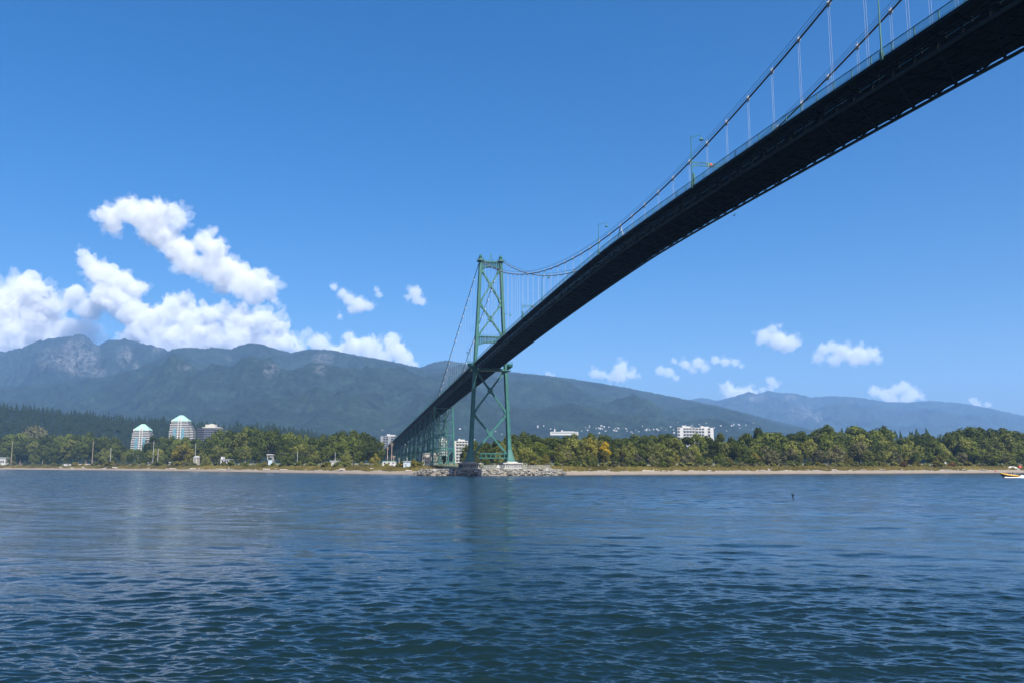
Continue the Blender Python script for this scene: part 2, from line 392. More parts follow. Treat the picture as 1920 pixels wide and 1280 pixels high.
def mountain(name, label, pts, Dr, D0, z0, u0, u1, nc, nr, amp, mat, rocks=(), jag=0.0, tree=0.0, pw=1.15, seed=0, fr=1/1300, noise_ridge=.05):
    u = np.linspace(u0, u1, nc); vr = np.interp(u, [p[0] for p in pts], [p[1] for p in pts])
    rng = np.random.default_rng(100+seed)
    vr = vr-jag*ridged(p3(u/18, u*0+seed), 4)*.5; tj = tree*(rng.random(nc)**2)*Dr/F
    Yr = Dr*(1+noise_ridge*fbm(p3(u/170, u*0+seed+5), 3))
    d0 = (u-960)/F; dy = (640-vr)/F
    t_ = Yr/(CT-dy*ST); Xr = d0*t_; Zr = CZ+(ST+dy*CT)*t_
    tt = np.concatenate([np.linspace(0, 1, nr)**.9, [1.03, 1.1, 1.2]])
    Yt = D0+(Yr[None, :]-D0)*tt[:, None]
    Xt = Xr[None, :]*Yt/Yr[None, :]
    g = np.where(tt < 1, np.minimum(tt, 1)**pw, 1-(tt-1)*2.2)[:, None]
    Z = z0+(Zr[None, :]-z0)*g
    sp = ridged(p3(Xt*fr, Yt*fr, seed*1.7), 5)-.6
    fade = np.clip(4*tt*(1-tt), 0, 1)[:, None]
    Z = Z+amp*(Zr[None, :]-z0)*sp*fade+(Zr[None, :])*.015*fbm(p3(Xt/180, Yt/180, seed), 3)*fade
    lim = CZ+(Zr[None, :]-CZ)*(Yt/Yr[None, :])*(.995-.02*(1-np.minimum(tt, 1))[:, None])
    Z = np.where(tt[:, None] < .999, np.minimum(Z, lim), Z); Z = np.maximum(Z, 3.0)
    Z = Z+tj[None, :]*np.clip((tt-.97)/.03, 0, 1)[:, None]*(tt < 1.01)[:, None]
    me = np_mesh(name, np.stack([Xt, Yt, Z], -1).reshape(-1, 3), grid_quads(len(tt), nc))
    rk = np.zeros(Z.shape)
    dpt = Yt*CT+(Z-CZ)*ST
    U = 960+F*Xt/dpt; Vv = 640-F*(-Yt*ST+(Z-CZ)*CT)/dpt
    for (cu, cv, ru, rv, st) in rocks:
        q = ((U-cu)/ru)**2+((Vv-cv)/rv)**2
        rk = np.maximum(rk, st*np.clip(1.35-q, 0, 1))
    rk = np.clip(rk*(1+1.1*fbm(p3(Xt/140, Yt/140, Z/140), 4)), 0, 1)
    a = me.attributes.new('rock', 'FLOAT', 'POINT'); a.data.foreach_set('value', rk.astype(np.float32).ravel())
    o = tag(link_mesh(name, me, mat, smooth=True), label, 'mountain', kind='structure')
    TERR[name+label] = (Xt, Yt, Z, U, Vv)
    return o, (Xt, Yt, Z, U, Vv)
mF = mountain_mat('forest_slope', (.011, .020, .013), (.095, .097, .098)); mF2 = mountain_mat('far_forest_slope', (.011, .020, .015), (.12, .122, .122), nscale=.004)
mountain('mountain', 'rocky grey peak behind the forested ridge on the left', [(-700, 690), (-200, 690), (0, 663), (40, 655), (75, 641), (118, 635), (150, 630), (160, 632), (173, 643), (183, 651), (205, 641), (222, 641), (234, 637), (256, 644), (306, 656), (360, 680), (500, 720)],
         7200, 4800, 60, -700, 520, 900, 150, .22, mF2, rocks=[(150, 668, 38, 34, .9), (95, 672, 26, 22, .6), (235, 668, 16, 20, .5), (185, 700, 18, 12, .6), (295, 655, 10, 8, .6), (255, 690, 6, 14, .4), (175, 690, 14, 10, .5)], jag=5.0, tree=1.0, seed=1, fr=1/800)
mountain('mountain', 'broad forested ridge in the middle of the range', [(-700, 700), (-100, 712), (0, 726), (100, 716), (200, 704), (260, 688), (305, 668), (322, 656), (345, 652), (385, 655), (400, 652), (432, 656), (450, 649), (468, 644), (490, 646), (520, 656), (546, 662), (580, 655), (622, 657), (660, 665), (700, 672), (742, 680), (785, 690), (850, 706), (930, 730), (1010, 760), (1100, 790), (1300, 815)],
         6300, 3100, 20, -900, 1250, 1700, 170, .24, mF, rocks=[(508, 692, 16, 14, .7), (605, 672, 22, 12, .7), (600, 690, 14, 10, .4), (345, 688, 14, 6, .5), (430, 672, 10, 6, .3), (560, 770, 8, 5, .3)], tree=2.4, jag=.8, seed=2)
_, T3 = mountain('mountain', 'long forested ridge sloping down to the right behind the bridge tower', [(300, 800), (600, 745), (700, 715), (760, 698), (790, 689), (812, 680), (836, 676), (870, 681), (955, 697), (1040, 706), (1110, 716), (1180, 728), (1250, 742), (1300, 752), (1350, 762), (1400, 775), (1450, 788), (1500, 800), (1530, 808), (1700, 822), (2300, 835)],
         7000, 2700, 8, 420, 2300, 1400, 170, .20, mF, rocks=[(1160, 790, 3, 2, .3)], tree=2.0, jag=.5, seed=3, pw=1.25)
mountain('mountain', 'distant blue mountain range on the right', [(900, 800), (1200, 770), (1260, 758), (1297, 749), (1320, 746), (1345, 752), (1382, 742), (1403, 735), (1420, 739), (1440, 733), (1465, 737), (1490, 738), (1522, 745), (1560, 743), (1590, 744), (1622, 747), (1662, 754), (1700, 755), (1745, 752), (1800, 756), (1842, 763), (1880, 771), (1920, 780), (2100, 800), (2500, 815)],
         12000, 7600, 30, 1000, 2600, 1100, 130, .2, mF2, rocks=[(1500, 775, 30, 16, .5), (1420, 745, 20, 8, .5), (1480, 745, 14, 7, .5), (1535, 780, 10, 10, .5)], jag=1.6, tree=.8, seed=4)
hill_o, TH_ = mountain('hill', 'low wooded hill behind the left apartment towers', [(-900, 742), (-300, 748), (0, 764), (140, 781), (280, 792), (420, 801), (520, 805), (590, 817), (640, 828), (720, 840), (800, 850)],
         2100, 1600, 6, -900, 800, 260, 40, .1, mF, seed=5, fr=1/500, noise_ridge=.03)
hill_o['category'] = 'hill'

#SECTION_FOREST
# ------------------------------------------------------------------ far conifer wood (one mass)
def conifer_mass(name, samples, mat, label):
    V = []; Q = []; n = 0; rg = np.random.default_rng(5)
    for (x, y, z, h) in samples:
        w_ = h*rg.uniform(.2, .34); L = 6
        a0 = rg.random()*6.28
        rings = []
        for k in range(L):
            zt = z+h*(.06+.94*(k+1)/L); zb = z+h*(.04+.94*k/L)-h*.05
            rr = w_*(1-k/(L))*(1+.25*rg.normal())+.02*h
            a = a0+k*.7+np.linspace(0, 2*math.pi, 6)[:-1]
            rj = rr*(1+.35*rg.normal(size=5))
            base = np.stack([x+rj*np.cos(a), y+rj*np.sin(a), np.full(5, zb)+rg.normal(size=5)*h*.02], -1)
            V.append(base); V.append(np.array([[x+rg.normal()*.02*h, y, zt]]))
            for i in range(5): Q.append((n+i, n+(i+1) % 5, n+5))
            n += 6
    me = np_mesh(name, np.concatenate(V), np.array(Q))
    return tag(link_mesh(name, me, mat), label, 'wood', kind='stuff')
def hill_samples(k):
    rg = np.random.default_rng(9); X, Y, Z, U, Vv = TH_; out = []
    nr, nc = X.shape
    while len(out) < k:
        i = int(rg.integers(0, nr-3)); j = int(rg.integers(0, nc))
        if U[i, j] < -120 or U[i, j] > 640: continue
        h = rg.uniform(9, 22)
        out.append((X[i, j]+rg.normal()*4, Y[i, j]+rg.normal()*4, Z[i, j]-1, h))
    return out
conifer_mass('conifer_wood', hill_samples(3400), LEAF['conifer'], 'dark conifer wood covering the low hill on the left')
def flat_samples(k):
    rg = np.random.default_rng(19); out = []
    for i in range(k):
        u = rg.uniform(640, 1900); Y = rg.uniform(1500, 2400)
        x, y = ground_xy(u, Y); out.append((x, y, 8, rg.uniform(14, 30)))
    for u in np.concatenate([rg.uniform(1555, 1745, 60), rg.uniform(1180, 1900, 40)]):
        Y = rg.uniform(1250, 1500); x, y = ground_xy(u, Y); out.append((x, y, 8, rg.uniform(36, 56)*(.8 if u < 1540 else 1)))
    return out
conifer_mass('conifer_wood', flat_samples(1500), LEAF['conifer'], 'far dark wood at the foot of the mountains behind the right shore trees')

#SECTION_TREES
# ------------------------------------------------------------------ broadleaf trees
def crown_mesh(seed, kind, nleaf=2600):
    rg = np.random.default_rng(seed)
    if kind == 'tall': zc, rx, rz_, nl, zlo = .60, .25, .40, 20, .22
    elif kind == 'round': zc, rx, rz_, nl, zlo = .58, .36, .40, 22, .16
    elif kind == 'bush': zc, rx, rz_, nl, zlo = .48, .46, .46, 22, .02
    else: zc, rx, rz_, nl, zlo = .5, .55, .5, 16, .0
    L = []
    while len(L) < nl:
        p = rg.normal(size=3); p /= np.linalg.norm(p); p *= rg.uniform(.35, 1)**.5
        c = np.array([p[0]*rx*.78, p[1]*rx*.78, zc+p[2]*rz_*.78])
        r = rg.uniform(.10, .19)*(rx/.36)**.5
        if c[2]-r < zlo-.05: continue
        L.append((c, r))
    # topmost lobe touches 1.0
    L.append((np.array([rg.normal()*.04, rg.normal()*.04, .87]), .13))
    V = np.zeros((nleaf, 4, 3)); lobes = rg.integers(0, len(L), nleaf)
    for i in range(nleaf):
        c, r = L[lobes[i]]
        d = rg.normal(size=3); d[2] += .25; d /= np.linalg.norm(d)
        p = c+d*r*rg.uniform(.55, 1.06)*np.array([1, 1, .85])
        nrm = d+.55*rg.normal(size=3); nrm /= np.linalg.norm(nrm)
        a = np.cross(nrm, rg.normal(size=3)); a /= np.linalg.norm(a); b = np.cross(nrm, a)
        s = rg.uniform(.014, .027)*(1.0 if kind != 'shrub' else 2.2)
        V[i, 0] = p-a*s-b*s*.7; V[i, 1] = p+a*s-b*s*.6; V[i, 2] = p+a*s*.8+b*s*.7; V[i, 3] = p-a*s*.7+b*s*.8
    V = V.reshape(-1, 3)
    V[:, 2] = V[:, 2]/V[:, 2].max()
    return np_mesh('crown', V, np.arange(nleaf*4).reshape(-1, 4))
def trunk_mesh(seed):
    rg = np.random.default_rng(seed); m = MB()
    m.tube([(0, 0, -.02), (rg.normal()*.01, 0, .2), (rg.normal()*.02, rg.normal()*.02, .45), (rg.normal()*.02, 0, .75)], [.022, .017, .012, .004], 7)
    for k in range(5):
        z0 = rg.uniform(.2, .5); a = rg.random()*6.28; L_ = rg.uniform(.15, .28)
        m.tube([(0, 0, z0), (math.cos(a)*L_*.5, math.sin(a)*L_*.5, z0+L_*.6), (math.cos(a)*L_, math.sin(a)*L_, z0+L_*.95)], [.009, .006, .002], 5)
    me = bpy.data.meshes.new('trunk'); me.from_pydata(m.v, [], m.f); me.update(); me.materials.append(MT['bark']); return me
CROWNS = {k: [crown_mesh(50+10*i+j, k) for j in range(n)] for i, (k, n) in enumerate((('tall', 4), ('round', 5), ('bush', 4), ('shrub', 3)))}
for k in CROWNS:
    for me in CROWNS[k]: me.materials.append(LEAF['dark'])
TRUNKS = [trunk_mesh(i) for i in range(3)]
TREES = []
def tree(u, Y, vtop, kind, leaf, wide=1.0, z=4.4):
    x, y = ground_xy(u, Y, z); h = zat(u, vtop, Y)-z
    if h < 3: h = 3
    root = bpy.data.objects.new('tree', None); COL.objects.link(root); root.location = (x, y, z-.2); root.empty_display_size = 1
    root.rotation_euler = (0, 0, random.random()*6.28); root.scale = (h*wide, h*wide, h)
    c = bpy.data.objects.new('crown', random.choice(CROWNS[kind])); COL.objects.link(c); c.parent = root
    c.material_slots[0].link = 'OBJECT'; c.material_slots[0].material = LEAF[leaf]
    t = bpy.data.objects.new('trunk', random.choice(TRUNKS)); COL.objects.link(t); t.parent = root
    TREES.append(dict(o=root, u=u, v=vtop, h=h, leaf=leaf, kind=kind, Y=Y, d=Y-shore_D(u)))
    return root
SKY_U = [-80, 0, 40, 100, 130, 160, 200, 215, 232, 262, 275, 290, 325, 350, 368, 388, 410, 440, 455, 472, 500, 530, 550, 575, 600, 640, 690, 706, 714, 722]
SKY_V = [815, 815, 812, 815, 810, 808, 812, 822, 836, 836, 826, 812, 816, 812, 824, 815, 806, 803, 798, 800, 797, 805, 812, 818, 810, 805, 808, 820, 832, 850]
SKR_U = [856, 870, 882, 905, 925, 945, 960, 985, 1020, 1060, 1085, 1100, 1135, 1160, 1200, 1240, 1290, 1330, 1365, 1400, 1425, 1440, 1470, 1500, 1525, 1540, 1553, 1575, 1590, 1612, 1640, 1660, 1680, 1692, 1740, 1770, 1800, 1820, 1835, 1870, 1890, 1905, 1940, 2000]
SKR_V = [850, 838, 828, 822, 818, 815, 809, 809, 812, 808, 809, 812, 813, 816, 815, 808, 810, 812, 812, 808, 802, 807, 806, 808, 813, 800, 795, 808, 816, 797, 806, 797, 804, 816, 811, 812, 806, 798, 793, 797, 800, 808, 803, 800]
def sky_v(u): return np.interp(u, SKY_U, SKY_V) if u < 780 else np.interp(u, SKR_U, SKR_V)
rt = random.Random(5)
def fill(u0, u1, step, doff, dv, kinds, leaves, wide, skip=()):
    u = u0
    while u < u1:
        uu = u+rt.uniform(-.3, .3)*step; u += step*rt.uniform(.85, 1.15)
        if any(a <= uu <= b for a, b in skip): continue
        base = sky_v(uu); v = base+rt.uniform(*dv)
        if v > 866: continue
        tree(uu, shore_D(uu)+doff*rt.uniform(.85, 1.15), v, rt.choice(kinds), rt.choice(leaves), rt.uniform(*wide))
# left wood
fill(-45, 712, 14.5, 170, (-5, 7), ['tall', 'round'], ['dark', 'dark', 'mid', 'dark', 'mid'], (.72, .95))
fill(-45, 706, 15.5, 120, (8, 20), ['round', 'round', 'bush'], ['dark', 'mid', 'dark', 'mid', 'dark', 'olive'], (.7, 1.0), skip=[(366, 372)])
fill(-40, 700, 19, 75, (24, 38), ['bush', 'round'], ['mid', 'olive', 'dark', 'dark', 'mid', 'gold', 'dark'], (.8, 1.1), skip=[(-5, 18), (120, 182), (362, 376), (412, 436), (498, 516), (616, 640)])
# wood right of the tower
fill(872, 1945, 16.5, 95, (-4, 7), ['tall', 'round', 'round'], ['dark', 'dark', 'dark', 'mid'], (.75, 1.0))
fill(880, 1945, 17.5, 68, (9, 22), ['round', 'bush', 'bush'], ['mid', 'dark', 'olive', 'mid', 'olive'], (.75, 1.0))
fill(985, 1945, 21, 46, (26, 44), ['bush', 'bush', 'round'], ['olive', 'olive', 'bright', 'mid', 'gold', 'grey'], (.85, 1.15))
# single trees one notices
for (u, off, v, k, lf, wd) in [(344, 62, 826, 'bush', 'gold', .95), (334, 58, 838, 'bush', 'gold', .9), (1135, 50, 826, 'tall', 'yellow', .9), (1103, 44, 850, 'bush', 'bright', .95), (1108, 60, 818, 'round', 'gold', .9), (1060, 48, 842, 'bush', 'grey', .9),
                               (1010, 60, 826, 'round', 'bright', .9), (776, 22, 858, 'bush', 'gold', .8), (832, 40, 852, 'tall', 'dark', .8), (790, 34, 862, 'bush', 'mid', .8), (1553, 118, 794, 'round', 'dark', .6), (1612, 118, 796, 'round', 'dark', .7), (1660, 118, 796, 'round', 'dark', .8),
                               (1545, 70, 808, 'round', 'grey', .7), (1500, 52, 848, 'tall', 'conifer', .9), (890, 60, 842, 'bush', 'olive', .9), (912, 44, 852, 'bush', 'bright', .9), (935, 52, 848, 'bush', 'olive', .8), (868, 60, 846, 'round', 'mid', .7), (702, 40, 848, 'bush', 'gold', .9), (60, 300, 795, 'round', 'grey', .9)]:
    tree(u, shore_D(u)+off, v, k, lf, wd)
# --- labels: what each tree looks like and where it stands
LOOK = dict(dark='dark green', mid='mid green', olive='olive green', bright='bright green', yellow='golden yellow', gold='yellow green', grey='grey green', conifer='blackish green', rust='rusty')
SHAPE = dict(tall='narrow', round='rounded', bush='bushy')
ZONES = [(-200, 100, 'at the left edge'), (100, 232, 'left of the first pyramid roof'), (232, 300, 'by the first pyramid roof'), (300, 368, 'by the second pyramid roof'),
         (368, 425, 'before the dark office block'), (425, 500, 'left of the lookout hut'), (500, 620, 'right of the lookout hut'), (620, 730, 'left of the viaduct end'),
         (730, 860, 'below the viaduct'), (860, 970, 'beside the bridge tower legs'), (970, 1100, 'just right of the tower'), (1100, 1265, 'left of the twin slabs'),
         (1265, 1345, 'below the twin slabs'), (1345, 1500, 'right of the twin slabs'), (1500, 1690, 'around the three round crowns'), (1690, 1800, 'behind the notice board'), (1800, 2100, 'behind the yellow boat')]
ORD = ['leftmost', 'second-from-left', 'third-from-left', 'fourth-from-left', 'fifth-from-left', 'sixth-from-left', 'seventh-from-left', 'eighth-from-left', 'ninth-from-left', 'tenth-from-left', 'eleventh-from-left', 'twelfth-from-left']
keys = {}
for t in TREES:
    zone = next((z for a, b, z in ZONES if a <= t['u'] < b), 'in the wood')
    row = 'in front' if t['d'] < 58 else ('on the skyline' if t['v'] < sky_v(t['u'])+5 else 'amid the wood')
    t['key'] = '%s %s tree %s %s' % (LOOK[t['leaf']], SHAPE[t['kind']], row, zone)
    keys.setdefault(t['key'], []).append(t)
for k, L_ in keys.items():
    L_.sort(key=lambda t: t['u'])
    for i, t in enumerate(L_):
        lab = k if len(L_) == 1 else (ORD[min(i, 11)]+' '+k)
        tag(t['o'], lab, 'tree', 'broadleaf trees of the shore wood')

# ------------------------------------------------------------------ shrubs and dry grass at the head of the beach
def shrub(u, off, h, leaf, wide=1.0):
    Y = shore_D(u)+off; x, y = ground_xy(u, Y); z = float(land_z(off))
    o = bpy.data.objects.new('shrub', random.choice(CROWNS['shrub'])); COL.objects.link(o); o.location = (x, y, z-.3*1)
    o.scale = (h*1.3*wide, h*1.3*wide, h); o.rotation_euler = (0, 0, random.random()*6.28)
    o.material_slots[0].link = 'OBJECT'; o.material_slots[0].material = LEAF[leaf]
    SHR.append((o, u, leaf, h)); return o
SHR = []
u = -20
while u < 1940:
    if not (786 < u < 985):
        sc = shore_D(u)/560
        lf = rt.choice(['olive', 'mid', 'gold', 'olive', 'mid', 'bright', 'grey'])
        if 1520 < u < 1580: lf = rt.choice(['gold', 'olive'])
        if 1670 < u < 1860: lf = rt.choice(['rust', 'olive', 'olive', 'gold', 'grey'])
        shrub(u+rt.uniform(-5, 5), rt.uniform(29, 40), rt.uniform(2.6, 5.2)*sc**.6, lf, rt.uniform(.8, 1.3))
    u += rt.uniform(12, 19)
keys = {}
for o, u, lf, h in SHR:
    zone = next((z for a, b, z in ZONES if a <= u < b), 'in the wood')
    keys.setdefault('%s shrub above the beach %s' % (LOOK[lf], zone), []).append((u, o))
for k, L_ in keys.items():
    L_.sort(key=lambda t: t[0])
    for i, (u, o) in enumerate(L_): tag(o, k if len(L_) == 1 else ORD[min(i, 11)]+' '+k, 'shrub', 'shrubs along the beach')
def dry_grass():
    rg = np.random.default_rng(31); n = 14000; V = np.zeros((n, 4, 3))
    u = rg.uniform(-60, 1980, n); u = np.where((u > 830) & (u < 990), u-200, u)
    off = rg.uniform(0, 1, n)**1.4; lo = 13.5+4.5*np.clip(fbm(p3(u/22, u*0), 4), -1, 1.2); off = lo+(40-lo)*off; Y = shore_D(u)+off; X = (u-960)/F*Y*CT; Z = land_z(off)-.1
    hh = rg.uniform(.5, 1.5, n)*(Y/560)**.7; ww = rg.uniform(.4, 1.0, n)*(Y/560)
    a = rg.uniform(-.6, .6, n)
    dx, dy = np.cos(a)*ww, np.sin(a)*ww
    V[:, 0] = np.stack([X-dx, Y-dy, Z], -1); V[:, 1] = np.stack([X+dx, Y+dy, Z], -1)
    j = rg.normal(size=n)*.3
    V[:, 2] = np.stack([X+dx*.6+j, Y+dy*.6+.2, Z+hh], -1); V[:, 3] = np.stack([X-dx*.6+j, Y-dy*.6+.2, Z+hh*.8], -1)
    me = np_mesh('dry_grass', V.reshape(-1, 3), np.arange(n*4).reshape(-1, 4))
    m = leafmat('leaf_drygrass', (.115, .10, .034), .5); m.node_tree.nodes['Noise Texture'].inputs['Scale'].default_value = .03
    tag(link_mesh('dry_grass', me, m), 'dry olive and straw coloured grass at the head of the beach', 'grass', kind='stuff')
dry_grass()
#SECTION_REST
# ------------------------------------------------------------------ suspension bridge
TS = ST_
def PL(s, l, dz): return P(s, l, deck_z(s)+dz)
BR_LOC = P(TS, 6.15, 0)
bridge = empty('suspension_bridge', tuple(BR_LOC), 0, 'long green suspension bridge with one tall braced tower crossing the water overhead', 'bridge')
def bpart(mb, name, mat, parent=None, smooth=False):
    o = mb.build(name, mat, None, smooth)
    if parent is None or parent is bridge:
        o.parent = bridge; o.matrix_parent_inverse = Matrix.Translation(-Vector(BR_LOC))
    else:
        o.parent = parent                     # parent part sits at the same place as its mesh
    return o
S1 = 215.0; S0 = -425.0
def srange(a, b, st):
    n = int(round((b-a)/st)); return [a+(b-a)*i/n for i in range(n+1)]
def ribbon(mb, s0, s1, l0, l1, z0, z1, st=5.0):   # slab following the deck: across l0..l1, from z0 (bottom) to z1 (top)
    rings = [[PL(s, l0, z0), PL(s, l1, z0), PL(s, l1, z1), PL(s, l0, z1)] for s in srange(s0, s1, st)]
    mb.loft(rings)
def deck_parts(s0, s1, prt, under=True, rail_to=None):
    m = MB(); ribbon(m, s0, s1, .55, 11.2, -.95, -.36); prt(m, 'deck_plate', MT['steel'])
    m = MB(); ribbon(m, s0, s1, .95, 10.8, -.355, -.30); prt(m, 'roadway', MT['asphalt'])
    m = MB()
    for a, b in ((.62, .92), (10.85, 11.15)): ribbon(m, s0, s1, a, b, -.35, .35)
    prt(m, 'kerb_barrier', MT['rail'])
    for (a, b, e0, e1) in ((-3.3, -.55, -3.66, -3.38), (11.75, 12.88, 12.9, 13.14)):
        m = MB(); ribbon(m, s0, s1, a, b, -.38, -.14)
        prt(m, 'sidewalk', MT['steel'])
        m = MB(); near = a < 0; ribbon(m, s0, s1, e0, e1, -.62 if near else -.44, -.06)
        # cantilever brackets from truss to edge beam
        for s in srange(s0+2.5, s1-2.5, 5):
            la, lb = (-.45, e0+.1) if near else (11.7, e1-.1)
            m.beam(PL(s, la, -1.15 if near else -.8), PL(s, lb, -.52 if near else -.4), .22, .22)
            m.beam(PL(s, la, -.50), PL(s, lb, -.40), .20, .20)
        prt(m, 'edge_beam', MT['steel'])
        # railing: posts, two rails, and the fine mesh panels
        le = e0+.12 if near else e1-.12; lo_ = .16 if near else .42
        m = MB()
        ss = srange(s0, s1, 5)
        for s in ss: m.beam(PL(s, le, -.5), PL(s, le, 1.42), .12, .16, AX)
        for i in range(len(ss)-1):
            m.beam(PL(ss[i], le, 1.40), PL(ss[i+1], le, 1.40), .09, .10)
            m.beam(PL(ss[i], le, lo_), PL(ss[i+1], le, lo_), .06, .06)
        prt(m, 'railing', MT['rail'])
        m = MB()
        for i in range(len(ss)-1):
            lo = .2 if near else .46
            p, q = PL(ss[i]+.12, le, lo), PL(ss[i+1]-.12, le, lo); u_ = np.array([0, 0, 1.34-lo])
            m.add([p, q, q+u_, p+u_], [(0, 1, 2, 3)])
        prt(m, 'railing_mesh', MESHM)
    # stiffening trusses with verticals and diagonals
    for l in (0.0, 11.5):
        m = MB(); m2 = MB()
        ss = srange(s0, s1, 5)
        for i, s in enumerate(ss[:-1]):
            n_ = ss[i+1]
            m2.beam(PL(s, l, -1.95), PL(n_, l, -1.95), .5, .36)
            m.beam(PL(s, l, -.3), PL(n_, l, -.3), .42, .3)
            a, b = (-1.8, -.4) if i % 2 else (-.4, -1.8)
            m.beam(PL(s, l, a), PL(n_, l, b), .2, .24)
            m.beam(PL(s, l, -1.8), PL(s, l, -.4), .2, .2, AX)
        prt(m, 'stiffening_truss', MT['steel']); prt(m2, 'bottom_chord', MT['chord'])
    m = MB()
    for s in srange(s0, s1, 10): m.beam(PL(s, .2, -1.2), PL(s, 11.4, -1.2), .35, .5)
    for s in srange(s0+5, s1-5, 10): m.beam(PL(s, .2, -1.1), PL(s, 11.4, -1.1), .3, .3)
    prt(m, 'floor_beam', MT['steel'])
    m = MB()
    ss = srange(s0, s1, 10)
    for i in range(len(ss)-1):
        m.beam(PL(ss[i+1], .3, -1.86), PL(ss[i], 11.3, -1.86), .26, .2)
        m.beam(PL(ss[i], .3, -1.80), PL(ss[i]+5, 6.15, -1.82), .16, .14)
    for l in (2.6, 4.9, 7.2, 9.6):
        for i in range(len(ss)-1): m.beam(PL(ss[i], l, -1.1), PL(ss[i+1], l, -1.1), .2, .4)
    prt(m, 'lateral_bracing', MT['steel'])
    m = MB()
    for i in range(len(ss)-1): m.tube([PL(ss[i], -1.6, -.62), PL(ss[i+1], -1.6, -.62)], .10, 6)
    prt(m, 'utility_pipe', MT['chord'])
# railing mesh panel material: half open fine mesh
MESHM, nt_, b_, out_ = new_mat('rail_mesh')
tr_ = N(nt_, 'ShaderNodeBsdfTransparent'); mxs_ = N(nt_, 'ShaderNodeMixShader'); mxs_.inputs[0].default_value = .34
b_.inputs['Base Color'].default_value = (.02, .09, .10, 1); b_.inputs['Roughness'].default_value = .6
tl_ = N(nt_, 'ShaderNodeBsdfTranslucent'); tl_.inputs['Color'].default_value = (.025, .12, .125, 1)
m2_ = N(nt_, 'ShaderNodeMixShader'); m2_.inputs[0].default_value = .6
nt_.links.new(b_.outputs[0], m2_.inputs[1]); nt_.links.new(tl_.outputs[0], m2_.inputs[2])
nt_.links.new(tr_.outputs[0], mxs_.inputs[1]); nt_.links.new(m2_.outputs[0], mxs_.inputs[2]); nt_.links.new(mxs_.outputs[0], out_.inputs['Surface'])
deck_parts(S0, S1, lambda m, n, mt: bpart(m, n, mt))

# --- tower
tower = empty('tower', tuple(BR_LOC)); tower.parent = bridge; tower.location = (0, 0, 0)
TB = Vector(BR_LOC)
def tpart(mb, name, mat, parent=None, smooth=False):
    o = mb.build(name, mat, None, smooth); o.parent = tower; o.matrix_parent_inverse = Matrix.Translation(-TB); return o
HZ = [(7.2, 11.45), (12, 10.9), (20, 10.5), (38, 9.75), (64, 8.55), (88, 7.25), (121.6, 5.8)]
def half(z): return float(np.interp(z, [a for a, b in HZ], [b for a, b in HZ]))
for sg in (-1, 1):
    m = MB(); rings = []
    for z, wd, dp in ((7.0, 4.6, 7.2), (8.5, 4.2, 6.8), (10.5, 3.2, 6.0), (14, 2.2, 4.6), (20, 1.85, 4.0), (38, 1.75, 3.8), (58, 1.7, 3.7), (64, 1.65, 3.6), (88, 1.55, 3.4), (112, 1.45, 3.2), (121.4, 1.45, 3.0)):
        c = 6.15+sg*half(z)
        rings.append([P(TS-dp/2, c-wd/2, z), P(TS-dp/2, c+wd/2, z), P(TS+dp/2, c+wd/2, z), P(TS+dp/2, c-wd/2, z)])
    m.loft(rings)
    # raised cell flanges running up the south face and the west and east faces
    for k in range(len(rings)-1):
        A, B = rings[k], rings[k+1]
        for f0 in (.12, .88):
            p = A[3]*(1-f0)+A[2]*f0; q = B[3]*(1-f0)+B[2]*f0; m.beam(p-AX*.06, q-AX*.06, .22, .2, PE)
        for (i, j) in ((0, 3), (1, 2)):
            for f0 in (.25, .75):
                p = A[i]*(1-f0)+A[j]*f0; q = B[i]*(1-f0)+B[j]*f0; m.beam(p, q, .9, .22, PE)
    tpart(m, 'leg', MT['tower'])
    # saddle head on top of the leg with its little railed platform
    m = MB(); c = 6.15+sg*5.85
    m.box(P(TS, c, 120.6), (3.6, 5.2, .5), BROT)
    m.box(P(TS, c, 121.9), (1.5, 3.6, 2.2), BROT); m.tube([P(TS-2, c, 122.2), P(TS-1, c, 123.3), P(TS+1, c, 123.3), P(TS+2, c, 122.2)], [.5, .75, .75, .5], 8)
    for dl in (-1.7, 1.7):
        for ds in (-2.4, -.8, .8, 2.4): m.beam(P(TS+ds, c+dl, 120.8), P(TS+ds, c+dl, 122.0), .07, .07, AX)
        m.beam(P(TS-2.4, c+dl, 122), P(TS+2.4, c+dl, 122), .07, .07)
    m.beam(P(TS, c-.4*sg, 123.2), P(TS, c-.4*sg, 124.6), .1, .1, AX)
    tpart(m, 'saddle_head', MT['tower'])
def brace(z0, s0_, z1, s1_, wd=.82):
    m = MB()
    a = P(TS, 6.15+s0_*(half(z0)-.8), z0); b = P(TS, 6.15+s1_*(half(z1)-.8), z1)
    for ds in (-.9, .9): m.beam(a-AX*ds, b-AX*ds, wd, .35, AX)
    d_ = b-a
    for k in range(12):
        p = a+d_*(k+.5)/12; m.beam(p-AX*.9, p+AX*.9, .25, .6, PE)
    return m
for (zb, zt) in ((96.6, 115.2), (77.5, 95.6), (34.6, 57.6), (10.6, 33.2)):
    for sg in (-1, 1): tpart(brace(zb, sg, zt, -sg), 'cross_brace', MT['tower'])
    zc = (zb+zt)/2; 
